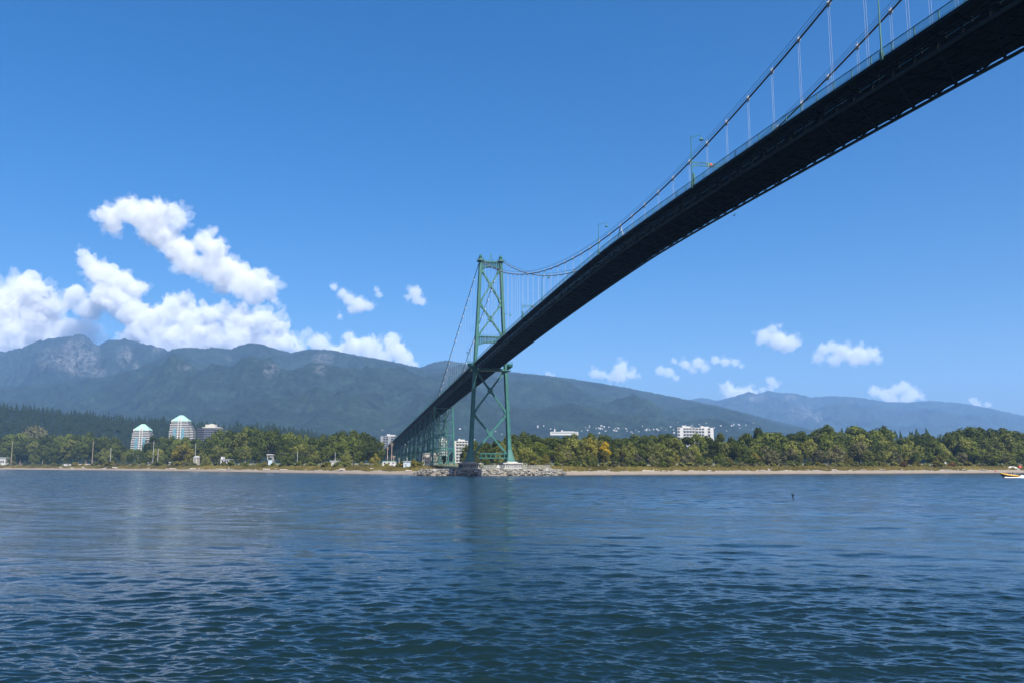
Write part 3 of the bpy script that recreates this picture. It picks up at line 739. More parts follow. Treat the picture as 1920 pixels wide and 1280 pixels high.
    # crossing gusset and corner gussets
for (zb, zt) in ((96.6, 115.2), (77.5, 95.6), (34.6, 57.6), (10.6, 33.2)):
    m = MB(); zt_ = (zb*half(zt)+zt*half(zb))/(half(zb)+half(zt)); c = P(TS, 6.15, zt_)
    m.loft([[c+PE*x-AX*e+np.array([0, 0, z]) for x, z in ((-1.5, 0), (0, -1.7), (1.5, 0), (0, 1.7))] for e in (-1.16, 1.16)])
    tpart(m, 'gusset_plate', MT['tower'])
    for z_, up in ((zb, 1), (zt, -1)):
        for sg in (-1, 1):
            m = MB(); cc = P(TS, 6.15+sg*(half(z_)-.7), z_)
            m.loft([[cc-PE*sg*x-AX*e+np.array([0, 0, z]) for x, z in ((0, -1.6), (1.6, up*1.3-.6), (1.6, up*1.3+.6), (0, 1.6))] for e in (-1.15, 1.15)])
            tpart(m, 'gusset_plate', MT['tower'])
def portal(z0, z1, arch, name, nh, rail=True, wide=3.0):
    m = MB(); h = half((z0+z1)/2)-.6
    xs = np.linspace(-h, h, 2*nh+1)
    for ds in (-wide/2, wide/2):
        o = -AX*ds
        m.beam(P(TS, 6.15-h, z1)+o, P(TS, 6.15+h, z1)+o, .3, .5)
        pts = [(x, z0-arch*(abs(x)/h)**2.2) for x in xs]
        for (xa, za), (xb, zb) in zip(pts[:-1], pts[1:]): m.beam(P(TS, 6.15+xa, za)+o, P(TS, 6.15+xb, zb)+o, .3, .5)
        for x, z in pts: m.beam(P(TS, 6.15+x, z)+o, P(TS, 6.15+x, z1)+o, .3, .34 if abs(x) < h-.1 else .7, PE)
    m.beam(P(TS, 6.15-h, z1), P(TS, 6.15+h, z1), wide, .12)
    if rail:
        for ds in (-wide/2, wide/2):
            for x in np.linspace(-h, h, 10): m.beam(P(TS, 6.15+x, z1+.2)-AX*ds, P(TS, 6.15+x, z1+1.3)-AX*ds, .06, .06, AX)
            m.beam(P(TS, 6.15-h, z1+1.3)-AX*ds, P(TS, 6.15+h, z1+1.3)-AX*ds, .07, .07)
    return tpart(m, name, MT['tower'])
portal(117.4, 119.9, 1.6, 'portal_strut', 5)
portal(73.9, 76.9, 1.9, 'portal_strut', 6)
portal(9.4, 11.8, 0, 'portal_strut', 4, rail=False)
m = MB()
for sg in (-1, 1): m.beam(P(TS, 6.15+sg*1.5, 120.1), P(TS, 6.15+sg*.15, 123.6), .22, .22, AX)
m.beam(P(TS, 6.15-.9, 121.6), P(TS, 6.15+.9, 121.6), .16, .16); m.beam(P(TS, 6.15-.55, 122.6), P(TS, 6.15+.55, 122.6), .16, .16)
m.beam(P(TS, 6.15, 123.3), P(TS, 6.15, 125.8), .14, .14, AX)
for a in (0, 60, 120):
    d_ = PE*math.cos(math.radians(a))*.8+np.array([0, 0, math.sin(math.radians(a))*.8]); c = P(TS, 6.15, 124.4); m.beam(c-d_, c+d_, .14, .14, AX)
tpart(m, 'star_finial', MT['tower'])
# deck-level balconies bulging round the legs, and the heavy strut under the deck
for sg in (-1, 1):
    m = MB(); c = 6.15+sg*9.75; rings = []
    for z, r in ((58.7, 1.1), (59.6, 2.4), (60.2, 3.3), (61.2, 3.5), (61.5, 3.5)):
        rings.append([P(TS+r*1.15*math.cos(t), c+sg*r*.9*math.sin(t)*1.0, z) for t in np.linspace(0, math.pi, 9)])
    m.loft(rings)
    pr = [P(TS+3.9*math.cos(t), c+sg*3.05*math.sin(t), 62.7) for t in np.linspace(0, math.pi, 13)]
    for p, q in zip(pr[:-1], pr[1:]): m.beam(p, q, .09, .1)
    for p in pr: m.beam(p-np.array([0, 0, 1.3]), p, .08, .08, AX)
    tpart(m, 'balcony', MT['tower'])
m = MB()
m.beam(P(TS, 6.15-11.4, 57.9), P(TS, 6.15+11.4, 57.9), 5.4, .35); m.beam(P(TS, 6.15-8.5, 58.6), P(TS, 6.15+8.5, 58.6), 3.2, 1.0)
for sg in (-1, 1):
    for ds in (-2.6, 2.6):
        for x in (8.6, 9.8, 11.2): m.beam(P(TS+ds, 6.15+sg*x, 58), P(TS+ds, 6.15+sg*x, 59.1), .06, .06, AX)
        m.beam(P(TS+ds, 6.15+sg*8.6, 59.1), P(TS+ds, 6.15+sg*11.2, 59.1), .07, .07)
tpart(m, 'deck_strut', MT['tower'])

# --- main cables, clamps and hangers
SAG = 45.87; ZLOW = 75.45
def cable_z(s):
    if s >= TS: return ZLOW+SAG*(s/236.5)**2
    a = TS-s; return 121.32-.372*a+.00011*a*(a-185) if a < 186 else None
def hang(name_parent, pos, top, bot):
    pass
rope_me = MB()
for ds in (-.28, .28): rope_me.tube([(0, ds, 0), (0, ds, 1)], .019, 5)
rope_mesh = bpy.data.meshes.new('hanger'); rope_mesh.from_pydata(rope_me.v, [], rope_me.f); rope_mesh.update(); rope_mesh.materials.append(MT['rope'])
cl = MB(); cl.tube([(0, -.55, 0), (0, .55, 0)], .40, 8); cl.box((0, -.35, .55), (.12, .1, 1.0)); cl.box((0, .35, .55), (.12, .1, 1.0)); cl.box((0, 0, -.5), (.35, .8, .45))
clamp_mesh = bpy.data.meshes.new('clamp'); clamp_mesh.from_pydata(cl.v, [], cl.f); clamp_mesh.update(); clamp_mesh.materials.append(MT['clampm'])
for l in (0.0, 12.3):
    m = MB()
    ss = srange(TS, S1, 5); pts = [P(s, l, cable_z(s)) for s in ss]
    side = [P(TS-a, l, cable_z(TS-a)) for a in srange(185, 0, 5)][:-1]
    tail = [P(-475, l, 36.6), P(-520, l, 8)][::-1]
    m.tube(tail+side+pts, .19, 8)
    cab = bpart(m, 'main_cable', MT['cable'])
    hm = MB()
    for s0_, s1_ in ((TS, S1),):
        for off in (-.32, .32):
            q = srange(s0_+3, s1_, 5)
            for a, b in zip(q[:-1], q[1:]): hm.beam(P(a, l+off, cable_z(a)+1.1), P(b, l+off, cable_z(b)+1.1), .05, .05)
    ho = hm.build('hand_line', MT['cable']); ho.parent = cab
    k = -23
    slist = [9.9588*k for k in range(-22, 20)]+[TS-10*j for j in range(2, 18)]
    for s in slist:
        zc = cable_z(s); zb = deck_z(s)-.3
        if zc is None or zc < zb: continue
        ang = math.atan2(cable_z(s+1)-cable_z(s-1), 2) if s-1 > TS or s+1 < TS else 0
        c = bpy.data.objects.new('clamp', clamp_mesh); COL.objects.link(c); c.parent = cab
        c.location = P(s, l, zc); c.scale = (.72, .72, .72); c.rotation_euler = Matrix.Rotation(BROT, 3, 'Z').to_euler()
        c.rotation_euler = (Matrix.Rotation(BROT, 3, 'Z') @ Matrix.Rotation(-ang, 3, 'X')).to_euler()
        if abs(s) < 4: continue
        h = bpy.data.objects.new('hanger', rope_mesh); COL.objects.link(h); h.parent = cab
        h.location = P(s, l, zb); h.scale = (1, 1, zc-zb); h.rotation_euler = (0, 0, BROT)
    mb = MB()
    for ds in (-4.6, 4.6): mb.beam(P(0, l, ZLOW-.1), P(ds, l, deck_z(ds)-.3), .22, .22, PE)
    tie = mb.build('centre_tie', MT['clampm']); tie.parent = cab

# ------------------------------------------------------------------ approach viaduct
VL = P(-700, 6.15, 4)
viaduct = empty('approach_viaduct', tuple(VL), 0, 'dark green approach viaduct on many braced trestle legs running inland', 'viaduct')
def vpart(m, n, mt, sm=False):
    o = m.build(n, mt); o.parent = viaduct; o.matrix_parent_inverse = Matrix.Translation(-Vector(VL)); return o
deck_parts(-1075, S0-.3, vpart)
def trestle(s, lt, lb, tiers, zb=4.0, wd=.7, bw=1.0):
    zt = deck_z(s)-2.1; m = MB()
    c = 6.15
    def lp(z, sg): f = (z-zb)/(zt-zb); return P(s, c+sg*(lb+(lt-lb)*f), z)
    for sg in (-1, 1): m.beam(lp(zb, sg), lp(zt, sg), wd, wd*1.2, AX)
    zs = np.linspace(zt-1.0, zb+4, tiers+1)
    for i, z in enumerate(zs): m.beam(lp(z, -1), lp(z, 1), .35*bw, .45*bw)
    for a, b in zip(zs[:-1], zs[1:]):
        mid = P(s, c, b)
        for sg in (-1, 1): m.beam(lp(a, sg), mid, .3*bw, .42*bw, AX)
        m.beam(P(s, c, a), mid, .25*bw, .3*bw, AX)
    for sg in (-1, 1): m.beam(P(s, c, zb+4), lp(zb+.3, sg), .3, .4, AX)
    return m
vpart(trestle(-427, 6.9, 8.6, 4, wd=1.15, bw=1.6), 'trestle_bent', MT['tower'])
sv = -455; bents = []
while sv > -1060: bents.append(sv); sv -= 14 if len(bents) % 2 else 26
for i, s in enumerate(bents):
    zt = deck_z(s)
    m = trestle(s, 5.6, 5.6+(zt-4)*.06, max(1, int((zt-8)/9)))
    if i % 2 == 0 and i+1 < len(bents):
        s2 = bents[i+1]; z2 = deck_z(s2)-2.1; z1 = zt-2.1
        nt2 = max(1, int((zt-8)/9))
        for sg in (-1, 1):
            for k in range(nt2):
                def pt(s_, ztop, f): z = 4+(ztop-4)*f; return P(s_, 6.15+sg*(5.6+(ztop+2.1-4)*.06*(1-f)), z)
                f0, f1 = k/nt2, (k+1)/nt2
                m.beam(pt(s, z1, f0), pt(s2, z2, f1), .25, .3, PE); m.beam(pt(s, z1, f1), pt(s2, z2, f0), .25, .3, PE)
                m.beam(pt(s, z1, f1), pt(s2, z2, f1), .25, .3, PE)
    vpart(m, 'trestle_bent', MT['shadegreen'])
m = MB(); m.box(P(-522, 6.15, 8), (16, 22, 9), BROT); m.box(P(-516, 6.15, 14), (15, 8, 4), BROT)
an = tag(m.build('cable_anchorage', MT['beige']), 'beige concrete cable anchorage behind the viaduct trestles', 'anchorage')

# ------------------------------------------------------------------ piers
def pier(sg, label, panel):
    c = 6.15+sg*11.6; loc = P(TS, c, 0)
    root = empty('bridge_pier', tuple(loc), BROT, label, 'pier')
    m = MB()
    def ring(hx, hy, z): return [(-hx, -hy, z), (hx, -hy, z), (hx, hy, z), (-hx, hy, z)]
    m.loft([ring(5.9, 7.5, -1.5), ring(5.6, 7.2, 3.4)]); m.loft([ring(5.0, 6.6, 3.41), ring(4.9, 6.5, 6.1)]); m.loft([ring(5.5, 7.1, 6.1), ring(5.5, 7.1, 6.75)])
    m.loft([ring(3.2, 4.6, 6.76), ring(3.0, 4.4, 7.4)])
    m.build('pier_body', MT['concrete_sunlit'] if panel else MT['concrete'], root)  # sunlit pier coloured paler, shaded one darker: light put into the concrete
    r = MB()
    for x in np.linspace(-4.6, 4.6, 9): r.box((x, -6.6, 5.0), (.55, .16, 1.5))
    for y in np.linspace(-6, 6, 9):
        for x in (-5.0, 5.0): r.box((x, y, 5.0), (.16, .5, 1.5))
    r.build('recess_panel', MT['dark'], root)
    p = MB(); p.box((0, -7.25, 2.2), (6.6, .2, 2.0)); p.build('fender_panel', MT['bluegrey'], root)
    h = MB()
    for x in np.linspace(-5.2, 5.2, 6): h.beam((x, -6.9, 6.75), (x, -6.9, 7.8), .06, .06, (0, 1, 0))
    h.beam((-5.2, -6.9, 7.8), (5.2, -6.9, 7.8), .06, .06); h.build('handrail', MT['tower'], root)
pier(-1, 'grey concrete pier in the shade under the left tower leg', False)
pier(1, 'pale concrete pier in sunlight under the right tower leg', True)

# island of fill and boulders round the piers
m = MB()
rings = []
for z, hx, hy in ((-2, 46, 26), (1.6, 41, 21), (3.3, 37, 17), (3.6, 25, 10)):
    rings.append([P(TS+2+hy*math.sin(t)*(1.0 if math.sin(t) > 0 else 4.0), 6+hx*math.cos(t), z) for t in np.linspace(0, 2*math.pi, 48, endpoint=False)])
m.loft(rings[::1]); 
bank = tag(m.build('bank', pmat('rubble_bank', (.13, .115, .09), .95, .4, .6), None, False), 'rubble bank round the bridge piers', 'bank', kind='structure')
def boulder_mesh(seed):
    import bmesh
    bm = bmesh.new(); bmesh.ops.create_icosphere(bm, subdivisions=2, radius=1.0)
    co_ = np.array([v.co for v in bm.verts]); rg = np.random.default_rng(seed)
    for _ in range(9):
        n_ = rg.normal(size=3); n_ /= np.linalg.norm(n_); d_ = rg.uniform(.5, .85)
        t_ = co_@n_-d_; co_ = co_-np.clip(t_, 0, None)[:, None]*n_
    co_ *= np.array([1.25, .95, .8])
    for v, c in zip(bm.verts, co_): v.co = c
    me = bpy.data.meshes.new('boulder'); bm.to_mesh(me); bm.free()
    return me
BM = [boulder_mesh(i) for i in range(7)]
ROCKM = [pmat('rock_pale', (.15, .142, .126), .95, .25, 1.2), pmat('rock_grey', (.11, .104, .092), .95, .3, 1.2), pmat('rock_dark', (.06, .053, .046), .95, .3, 1.2), pmat('rock_white', (.20, .192, .175), .95, .15, 1.2)]
for me in BM: me.materials.append(ROCKM[0])
rb = random.Random(8)
def boulder(x, y, z, r, k):
    o = bpy.data.objects.new('boulder', rb.choice(BM)); COL.objects.link(o); o.location = (x, y, z); o.scale = (r*rb.uniform(.8, 1.3), r, r*rb.uniform(.7, 1))
    o.rotation_euler = (rb.uniform(-.5, .5), rb.uniform(-.5, .5), rb.random()*6.28)
    o.material_slots[0].link = 'OBJECT'; o.material_slots[0].material = ROCKM[k]
    return o
for i in range(298):
    f_ = rb.random(); z = -.1+3.1*f_
    hx = np.interp(z, [-2, 1.6, 3.3, 3.6], [46, 41, 37, 33]); hy = np.interp(z, [-2, 1.6, 3.3, 3.6], [26, 21, 17, 14])
    t = rb.uniform(.02, .98)*math.pi; t = math.acos(rb.uniform(-1, 1)) if i % 3 else t
    pb = P(TS+2+hy*math.sin(t), 6+hx*math.cos(t), z); x, y = pb[0], pb[1]
    u = 960+F*x/(y*CT+(z-CZ)*ST)
    k = 2 if f_ < .12 else rb.choice([0, 0, 0, 1, 1, 3, 3, 2])
    o = boulder(x, y, z+.25, rb.uniform(.55, 1.25), k)
    tone = {0: 'pale grey', 1: 'mid grey', 2: 'dark', 3: 'whitish'}[k]
    sd = 'left of' if u < 845 else ('below' if u < 985 else 'right of')
    lv = 'at the waterline' if f_ < .2 else ('at the top' if f_ > .8 else 'midway up')
    tag(o, '%s boulder %s of the bank %s the bridge piers' % (tone, lv, sd), 'boulder', 'boulders of the bank round the piers')
# wire fence along the bank, warning sign
root = empty('wire_fence', tuple(P(TS+9.5, 15, 3.6)), BROT, 'low grey wire fence along the bank in front of the bridge piers', 'fence')
m = MB()
for x in np.linspace(-14, 23, 26): m.beam((x, 0, 0), (x, 0, 2.0), .09, .09, (0, 1, 0))
m.build('post', MT['lightgrey'], root)
m = MB()
for z in np.linspace(.3, 1.95, 7): m.beam((-14, 0, z), (23, 0, z), .04, .05)
for x in np.linspace(-14, 23, 110): m.beam((x, .01, .2), (x, .01, 1.95), .03, .03, (0, 1, 0))
m.build('wire_panel', MT['lightgrey'], root)
root = empty('warning_sign', tuple(P(TS+10.5, 8.7, 3.4)), BROT, 'small white triangular sign on the bank between the two piers', 'sign')
m = MB(); m.beam((0, 0, 0), (0, 0, .9), .12, .12, (0, 1, 0)); m.build('post', MT['lightgrey'], root)
m = MB(); m.loft([[(-1.1, e, .7), (1.1, e, .7), (.15, e, 2.3), (-.15, e, 2.3)] for e in (-.12, -.06)]); m.build('sign_board', MT['white'], root)

# ------------------------------------------------------------------ lamps and lane signals on the bridge railing
def lamp(s, H, label, gantry=False, has_lamp=True, dark=False, l=-3.75):
    root = empty('signal_gantry' if gantry else 'street_lamp', tuple(PL(s, l, -.4)), BROT, label, 'signal gantry' if gantry else 'street lamp', None if gantry else 'lamp posts along the bridge railing')
    m = MB(); m.tube([(0, 0, 0), (0, 0, H*.3), (0, 0, H)], [.16, .13, .08], 8); m.box((0, 0, .5), (.5, .5, 1.3)); m.build('pole', MT['tower'], root)
    if has_lamp:
        m = MB(); a = [(0, 0, H-.75), (.7, 0, H-.2), (1.5, 0, H+.25), (2.2, 0, H+.38), (2.55, 0, H+.3), (2.6, 0, H-.1)]
        m.tube(a, .05, 6); m.tube([(0, 0, H-.05), (.8, 0, H-.03), (1.5, 0, H+.25)], .03, 5); m.build('arm', MT['tower'], root)
        m = MB(); m.tube([(2.6, 0, H-.1), (2.6, 0, H-.3), (2.6, 0, H-.45), (2.6, 0, H-.75), (2.6, 0, H-.8)], [.08, .14, .3, .52, .5], 10); hd = m.build('lamp_head', MT['rail'], root)
        m = MB(); m.tube([(2.6, 0, H-.79), (2.6, 0, H-.95)], [.33, .2], 8); m.build('lens', MT['white'], hd)
    if gantry:
        h = 6.0
        m = MB(); m.beam((0, 0, h), (8, 0, h), .14, .18); m.beam((0, 0, h-.7), (8, 0, h-.7), .14, .18)
        for x in (1.2, 3.4, 5.6): m.beam((x, 0, h-.7), (x, 0, h), .08, .08, (0, 1, 0))
        m.beam((0, 0, h-1.5), (1.6, 0, h-.7), .08, .08); m.build('signal_arm', MT['tower'], root)
        m = MB(); m.box((4.5, 0, h-.35), (1.2, .4, .9)); sb = m.build('signal_box', MT['yellow'] if False else MT['tower'], root)
        m = MB(); m.tube([(4.7, -.22, h-.3), (4.7, -.34, h-.3)], .26, 10); m.build('signal_lens', MT['red'], sb)
        m = MB(); m.box((.45, 0, 2.1), (.35, .5, 2.6)); m.build('control_box', MT['tower'], root)
lamp(127.9, 12.3, 'green railing lamp post nearest the viewer, cut off by the top of the picture', )
lamp(59.3, 12.3, 'tall green railing lamp sharing its pole with the lane signal arm and red lens', True)
lamp(-9.5, 9.8, 'green railing lamp post just left of the cable centre tie')
lamp(-79.5, 10.2, 'green railing lamp post standing against the low dip of the far cable')
lamp(-114, 6.6, 'green lane signal gantry without a lamp, small, right of the tower', True, False)
lamp(-149.5, 9.9, 'green railing lamp post closest to the bridge tower, right of its right leg')
def flood(s, l, H, label):
    root = empty('floodlight', tuple(P(s, l, 61.5)), BROT, label, 'floodlight', 'floodlights on the tower balcony')
    m = MB(); m.tube([(0, 0, 0), (0, 0, H)], .09, 6); m.build('pole', MT['rail'], root)
    m = MB(); m.box((-.1, 0, H+.15), (1.0, .7, .35)); m.build('lamp_head', MT['black'], root)
flood(TS-3, -6.4, 6.6, 'short black headed floodlight on the tower balcony, left one of two')
flood(TS-1, -5.2, 8.3, 'taller black headed floodlight on the tower balcony, right one of two')
for k, s in enumerate((-330, -560, -760)):
    root = empty('street_lamp', tuple(PL(s, -3.75, -.4)), BROT, ['small lamp post on the side span railing left of the tower', 'small lamp post on the viaduct railing above the trestles', 'small lamp post on the viaduct railing near the grey apartment tower'][k], 'street lamp', 'lamp posts along the bridge railing')
    m = MB(); m.tube([(0, 0, 0), (0, 0, 7.5)], .12, 6); m.build('pole', MT['tower'], root)
    m = MB(); m.box((.5, 0, 7.5), (1.2, .35, .25)); m.build('lamp_head', MT['tower'], root)

# ------------------------------------------------------------------ buildings
def blocks(name, loc, rz, label, cat, parts, group=None):
    root = empty(name, loc, rz, label, cat, group); last = {}
    for (pn, mat, shapes) in parts:
        m = MB()
        if pn in ('window', 'post', 'wheel'):
            for sh in shapes: m = MB(); m.box(sh[1], sh[2]); m.build(pn, MT[mat], root)
            continue
        for sh in shapes:
            if sh[0] == 'b': m.box(sh[1], sh[2])
            elif sh[0] == 'l': m.loft(sh[1])
        m.build(pn, MT[mat], root)
    return root
def pyramid_tower(u, Y, vbase, vtop, wpx, label, wing):
    x, y = ground_xy(u, Y, 10); zt = zat(u, vtop, Y); W = wpx/F*Y; 
    root = empty('apartment_tower', (x, y, 4), 0.12, label, 'apartment tower', 'pyramid roofed apartment towers'); H = zt-4; W *= .80
    fl = 2.9; zr = H*.70 if wing == 0 else H-26*Y/1900
    zr = H-(12.3/F*Y if wing == 0 else 11.8/F*Y)
    n = int(zr/fl)
    core = MB(); gl = [MB(), MB()]; wbay = MB()
    for k in range(n):
        z = zr-(k+1)*fl; st = min(1, .86+.045*min(k, 6)) if k < 4 else 1.0
        w_ = W*(.90 if k < 1 else 1.0 if k < 5 else 1.06)
        d_ = w_*.8
        core.box((0, 0, z+fl/2), (w_*.93, d_*.93, fl-.05))
        band = MB(); band.box((0, 0, z+.55), (w_, d_, 1.15)); band.build('balcony_band', MT['white'], root)
        if k >= 4:
            for sx, g_ in ((-.22, gl[0]), (.2, gl[1])): g_.box((sx*w_, -d_/2-.35, z+fl*.55), (w_*.14, .9, fl*.9))
    core.build('wall', MT['dark'], root)
    for g_ in gl: g_.build('glass_bay', MT['glass'], root)
    for sx in (-.06, .09): wbay.box((sx*W, -W*.4-.5, zr-n*fl*.5+.5), (W*.035, 1.6, n*fl*.98))
    wbay.build('white_pier', MT['white'], root)
    r = MB(); a, b = W*.46, W*.37; tz = H
    r.loft([[(-a, -b, zr), (a, -b, zr), (a, b, zr), (-a, b, zr)], [(-a*.95, -b*.95, zr+2.0), (a*.95, -b*.95, zr+2.0), (a*.95, b*.95, zr+2.0), (-a*.95, b*.95, zr+2.0)], [(-W*.09, -W*.05, tz), (W*.09, -W*.05, tz), (W*.09, W*.05, tz), (-W*.09, W*.05, tz)]])
    r.build('roof', MT['copper'], root)
    g = MB()
    for sx, s_ in ((.02, 1.3), (-.40, .7), (.40, .7)):
        g.loft([[(sx*W-s_*2, -b-e, zr-.5), (sx*W+s_*2, -b-e, zr-.5), (sx*W+s_*2, -b-e, zr+2.2*s_), (sx*W, -b-e, zr+4.3*s_), (sx*W-s_*2, -b-e, zr+2.2*s_)] for e in (-.5, .8)])
    g.build('gable', MT['white'], root)
    if wing:
        wv = MB(); wd = MB()
        for k in range(2, n):
            z = zr-(k+1)*fl; ext = min(k-1, 4)*W*.045
            wv.box((W*.5+ext/2+.5, 2, z+.55), (ext+1.2, W*.6, 1.15)); wd.box((W*.5+ext/2, 2, z+fl/2), (ext+.4, W*.55, fl-.1))
        wv.build('wing_balcony', MT['white'], root); wd.build('wing_wall', MT['dark'], root)
pyramid_tower(264.5, 1420, 838, 794.5, 39, 'white apartment tower with pale green pyramid roof, left and lower of two', 0)
pyramid_tower(336, 1480, 830, 778, 42, 'white apartment tower with pale green pyramid roof, right and higher of two', 1)
# dark office block
x, y = ground_xy(393, 1500, 10); k_ = 1500/F; zt = zat(393, 802.5, 1500)-4
root = empty('office_block', (x, y, 4), .1, 'dark glass office block with a pale plant room on its flat roof', 'office building')
W = 47*k_; D_ = 30
m = MB(); m.loft([[(-W/2, -D_*.2, 0), (-W*.2, -D_/2, 0), (W*.42, -D_/2, 0), (W/2, -D_*.3, 0), (W/2, D_/2, 0), (-W/2, D_/2, 0)], [(-W/2, -D_*.2, zt), (-W*.2, -D_/2, zt), (W*.42, -D_/2, zt), (W/2, -D_*.3, zt), (W/2, D_/2, zt), (-W/2, D_/2, zt)]]); m.build('wall', MT['dark'], root)
m = MB()
for i in range(9):
    z = zt-1.2-i*3.9
    m.loft([[(-W/2*1.01, -D_*.2-.1, z+e), (-W*.2, -D_/2-.3, z+e), (W*.42, -D_/2-.3, z+e), (W/2*1.01, -D_*.3-.2, z+e), (W/2*1.01, D_/2, z+e), (-W/2*1.01, D_/2, z+e)] for e in (-.9, .9)])
m.build('spandrel_band', MT['slate'], root)
m = MB(); m.box((W*.05, 0, zt+1.3), (W*.7, D_*.6, 1.2)); m.box((0, 0, zt+3.9), (W*.38, D_*.5, 5.0)); m.box((W*.02, 0, zt+7), (W*.16, 5, 1.3)); m.build('plant_room', MT['cream'], root)
# slab blocks: walls with dark window/balcony bands
def slab(name, u0, u1, vtop, Y, label, mat, floors, rz=0.0, dpt=16, cols=6, roof=True, cat='apartment block', zb=5, group=None, white_cols=()):
    x0, _ = ground_xy(u0, Y, 10); x1, _ = ground_xy(u1, Y, 10); W = x1-x0; zt = zat((u0+u1)/2, vtop, Y)-zb
    root = empty(name, ((x0+x1)/2, Y, zb), rz, label, cat, group)
    m = MB(); m.box((0, 0, zt/2), (W, dpt, zt)); m.build('wall', MT[mat], root)
    fh = zt/floors; cw = W/cols
    for f_ in range(floors):
        wm = MB(); b = MB()
        for c in range(cols):
            if c in white_cols: continue
            wm.box((-W/2+cw*(c+.5), -dpt/2, f_*fh+fh*.56), (cw*.78, .3, fh*.46))
            b.box((-W/2+cw*(c+.5), -dpt/2-.55, f_*fh+fh*.14), (cw*.84, 1.1, fh*.3))
        for yy in np.linspace(-dpt/2+2, dpt/2-2, 3): wm.box((W/2, yy, f_*fh+fh*.56), (.3, 2.4, fh*.42)); wm.box((-W/2, yy, f_*fh+fh*.56), (.3, 2.4, fh*.42))
        wm.build('window_band', MT['dark'], root); b.build('balcony', MT[mat], root)
    if roof:
        r = MB(); r.box((W*.05, 0, zt+1.2), (W*.45, dpt*.6, 2.4)); r.box((-W*.1, 0, zt+3.0), (W*.14, 5, 1.6)); r.build('plant_room', MT['white'], root)
    return root
slab('apartment_tower', 714, 748, 817, 1650, 'grey apartment tower with white end columns behind the viaduct deck', 'grey', 12, cols=7, dpt=20, white_cols=(0, 3), cat='apartment tower')
slab('apartment_tower', 752, 764, 812, 1800, 'slim white tower block half hidden above the viaduct deck', 'white', 13, cols=3, dpt=18, cat='apartment tower')
slab('apartment_block', 824, 838, 823, 1500, 'cream apartment block seen through the viaduct trestle', 'cream', 10, cols=3, dpt=20)
slab('apartment_block', 850, 877, 826, 1500, 'cream stepped apartment block between viaduct and left tower leg', 'cream', 8, cols=5, dpt=18, white_cols=(0,))
slab('apartment_block', 1270, 1303, 801, 1750, 'left of the white twin slab blocks above the treetops', 'white', 12, cols=6, dpt=18, white_cols=(1,), group='white twin slab blocks')
slab('apartment_block', 1304, 1338, 801.5, 1760, 'right of the white twin slab blocks above the treetops', 'white', 12, cols=6, dpt=18, white_cols=(3, 5), group='white twin slab blocks')
# long low building with two masts, on the lower slope
x, y = ground_xy(1058, 2600, 10); z_ = zat(1058, 809.5, 2600)
blocks('long_low_building', (x, y, z_-10), .05, 'long low white building with two stubby towers above the trees right of the tower', 'building',
       [('wall', 'white', [('b', (0, 0, 6.0), (84, 18, 10)),]), ('roof', 'white', [('b', (-28, 0, 14.5), (3.5, 3.5, 10)), ('b', (-6, 0, 13), (3.5, 3.5, 7)), ('b', (10, 0, 11.6), (40, 16, 1.2))]), ('window', 'dark', [('b', (0, -9, 7.5), (78, .3, 1.8))])])
# houses on the lower mountain slope
XT, YT, ZT, UT, VT = T3
hm_ = [MB(), MB()]
hm_[0].box((0, 0, 2.5), (11, 9, 9)); hm_[0].loft([[(-5.5, -4.5, 7.0), (-5.5, 4.5, 7.0), (-5.5, 0, 9.6)], [(5.5, -4.5, 7.0), (5.5, 4.5, 7.0), (5.5, 0, 9.6)]])
hm_[1].loft([[(-6, -5.3, 6.7), (-6, 0, 10.0), (-6, 5.3, 6.7), (-6, 0, 9.65)], [(6, -5.3, 6.7), (6, 0, 10.0), (6, 5.3, 6.7), (6, 0, 9.65)]])
hw = MB()
for x in (-3.4, 0, 3.4): hw.box((x, -4.55, 4.6), (1.6, .12, 2.2))
hme = []
for mb, nm, mt in ((hm_[0], 'wall', 'white'), (hm_[1], 'roof', 'roofgrey'), (hw, 'window', 'dark')):
    me = bpy.data.meshes.new(nm); me.from_pydata(mb.v, [], mb.f); me.update(); me.materials.append(MT[mt]); hme.append(me)
rh = random.Random(77)
def house_at(u, v, group, label):
    d = np.abs(UT-u)*1.0+np.abs(VT-v)*3+np.where(YT > 6200, 1e4, 0); i, j = np.unravel_index(np.argmin(d), d.shape)
    root = bpy.data.objects.new('house', None); COL.objects.link(root)
    root.location = (XT[i, j]+rh.uniform(-15, 15), YT[i, j]+rh.uniform(-20, 20), ZT[i, j]-1.0)
    s = rh.uniform(.27, .55)*(1.0 if YT[i, j] < 4500 else 1.3); root.scale = (s*rh.uniform(.9, 1.5), s, s); root.rotation_euler = (0, 0, rh.uniform(-.5, .5))
    mt = rh.choice(['white', 'cream', 'lightgrey', 'lightgrey'])
    for me in hme[:2]:
        o = bpy.data.objects.new(me.name.split('.')[0], me); COL.objects.link(o); o.parent = root
        if me is hme[0]: o.material_slots[0].link = 'OBJECT'; o.material_slots[0].material = MT[mt]
        else: o.material_slots[0].link = 'OBJECT'; o.material_slots[0].material = MT[rh.choice(['roofgrey', 'lightgrey', 'beige'])]
    nm = {'white': 'white', 'cream': 'cream', 'lightgrey': 'light grey'}[mt]
    tag(root, 'tiny %s house %s' % (nm, label), 'house', group)
for i in range(48): house_at(rh.uniform(858, 950), rh.gauss(806, 6), 'houses seen through the tower', 'on the slope seen between the bridge tower legs')
for i in range(66): house_at(rh.uniform(1005, 1180), rh.gauss(802, 4), 'houses right of the tower', 'on the slope above the trees right of the bridge tower')
for i in range(44): house_at(rh.uniform(1150, 1270), rh.gauss(805, 3), 'houses left of the slab blocks', 'on the slope left of the white twin slab blocks')
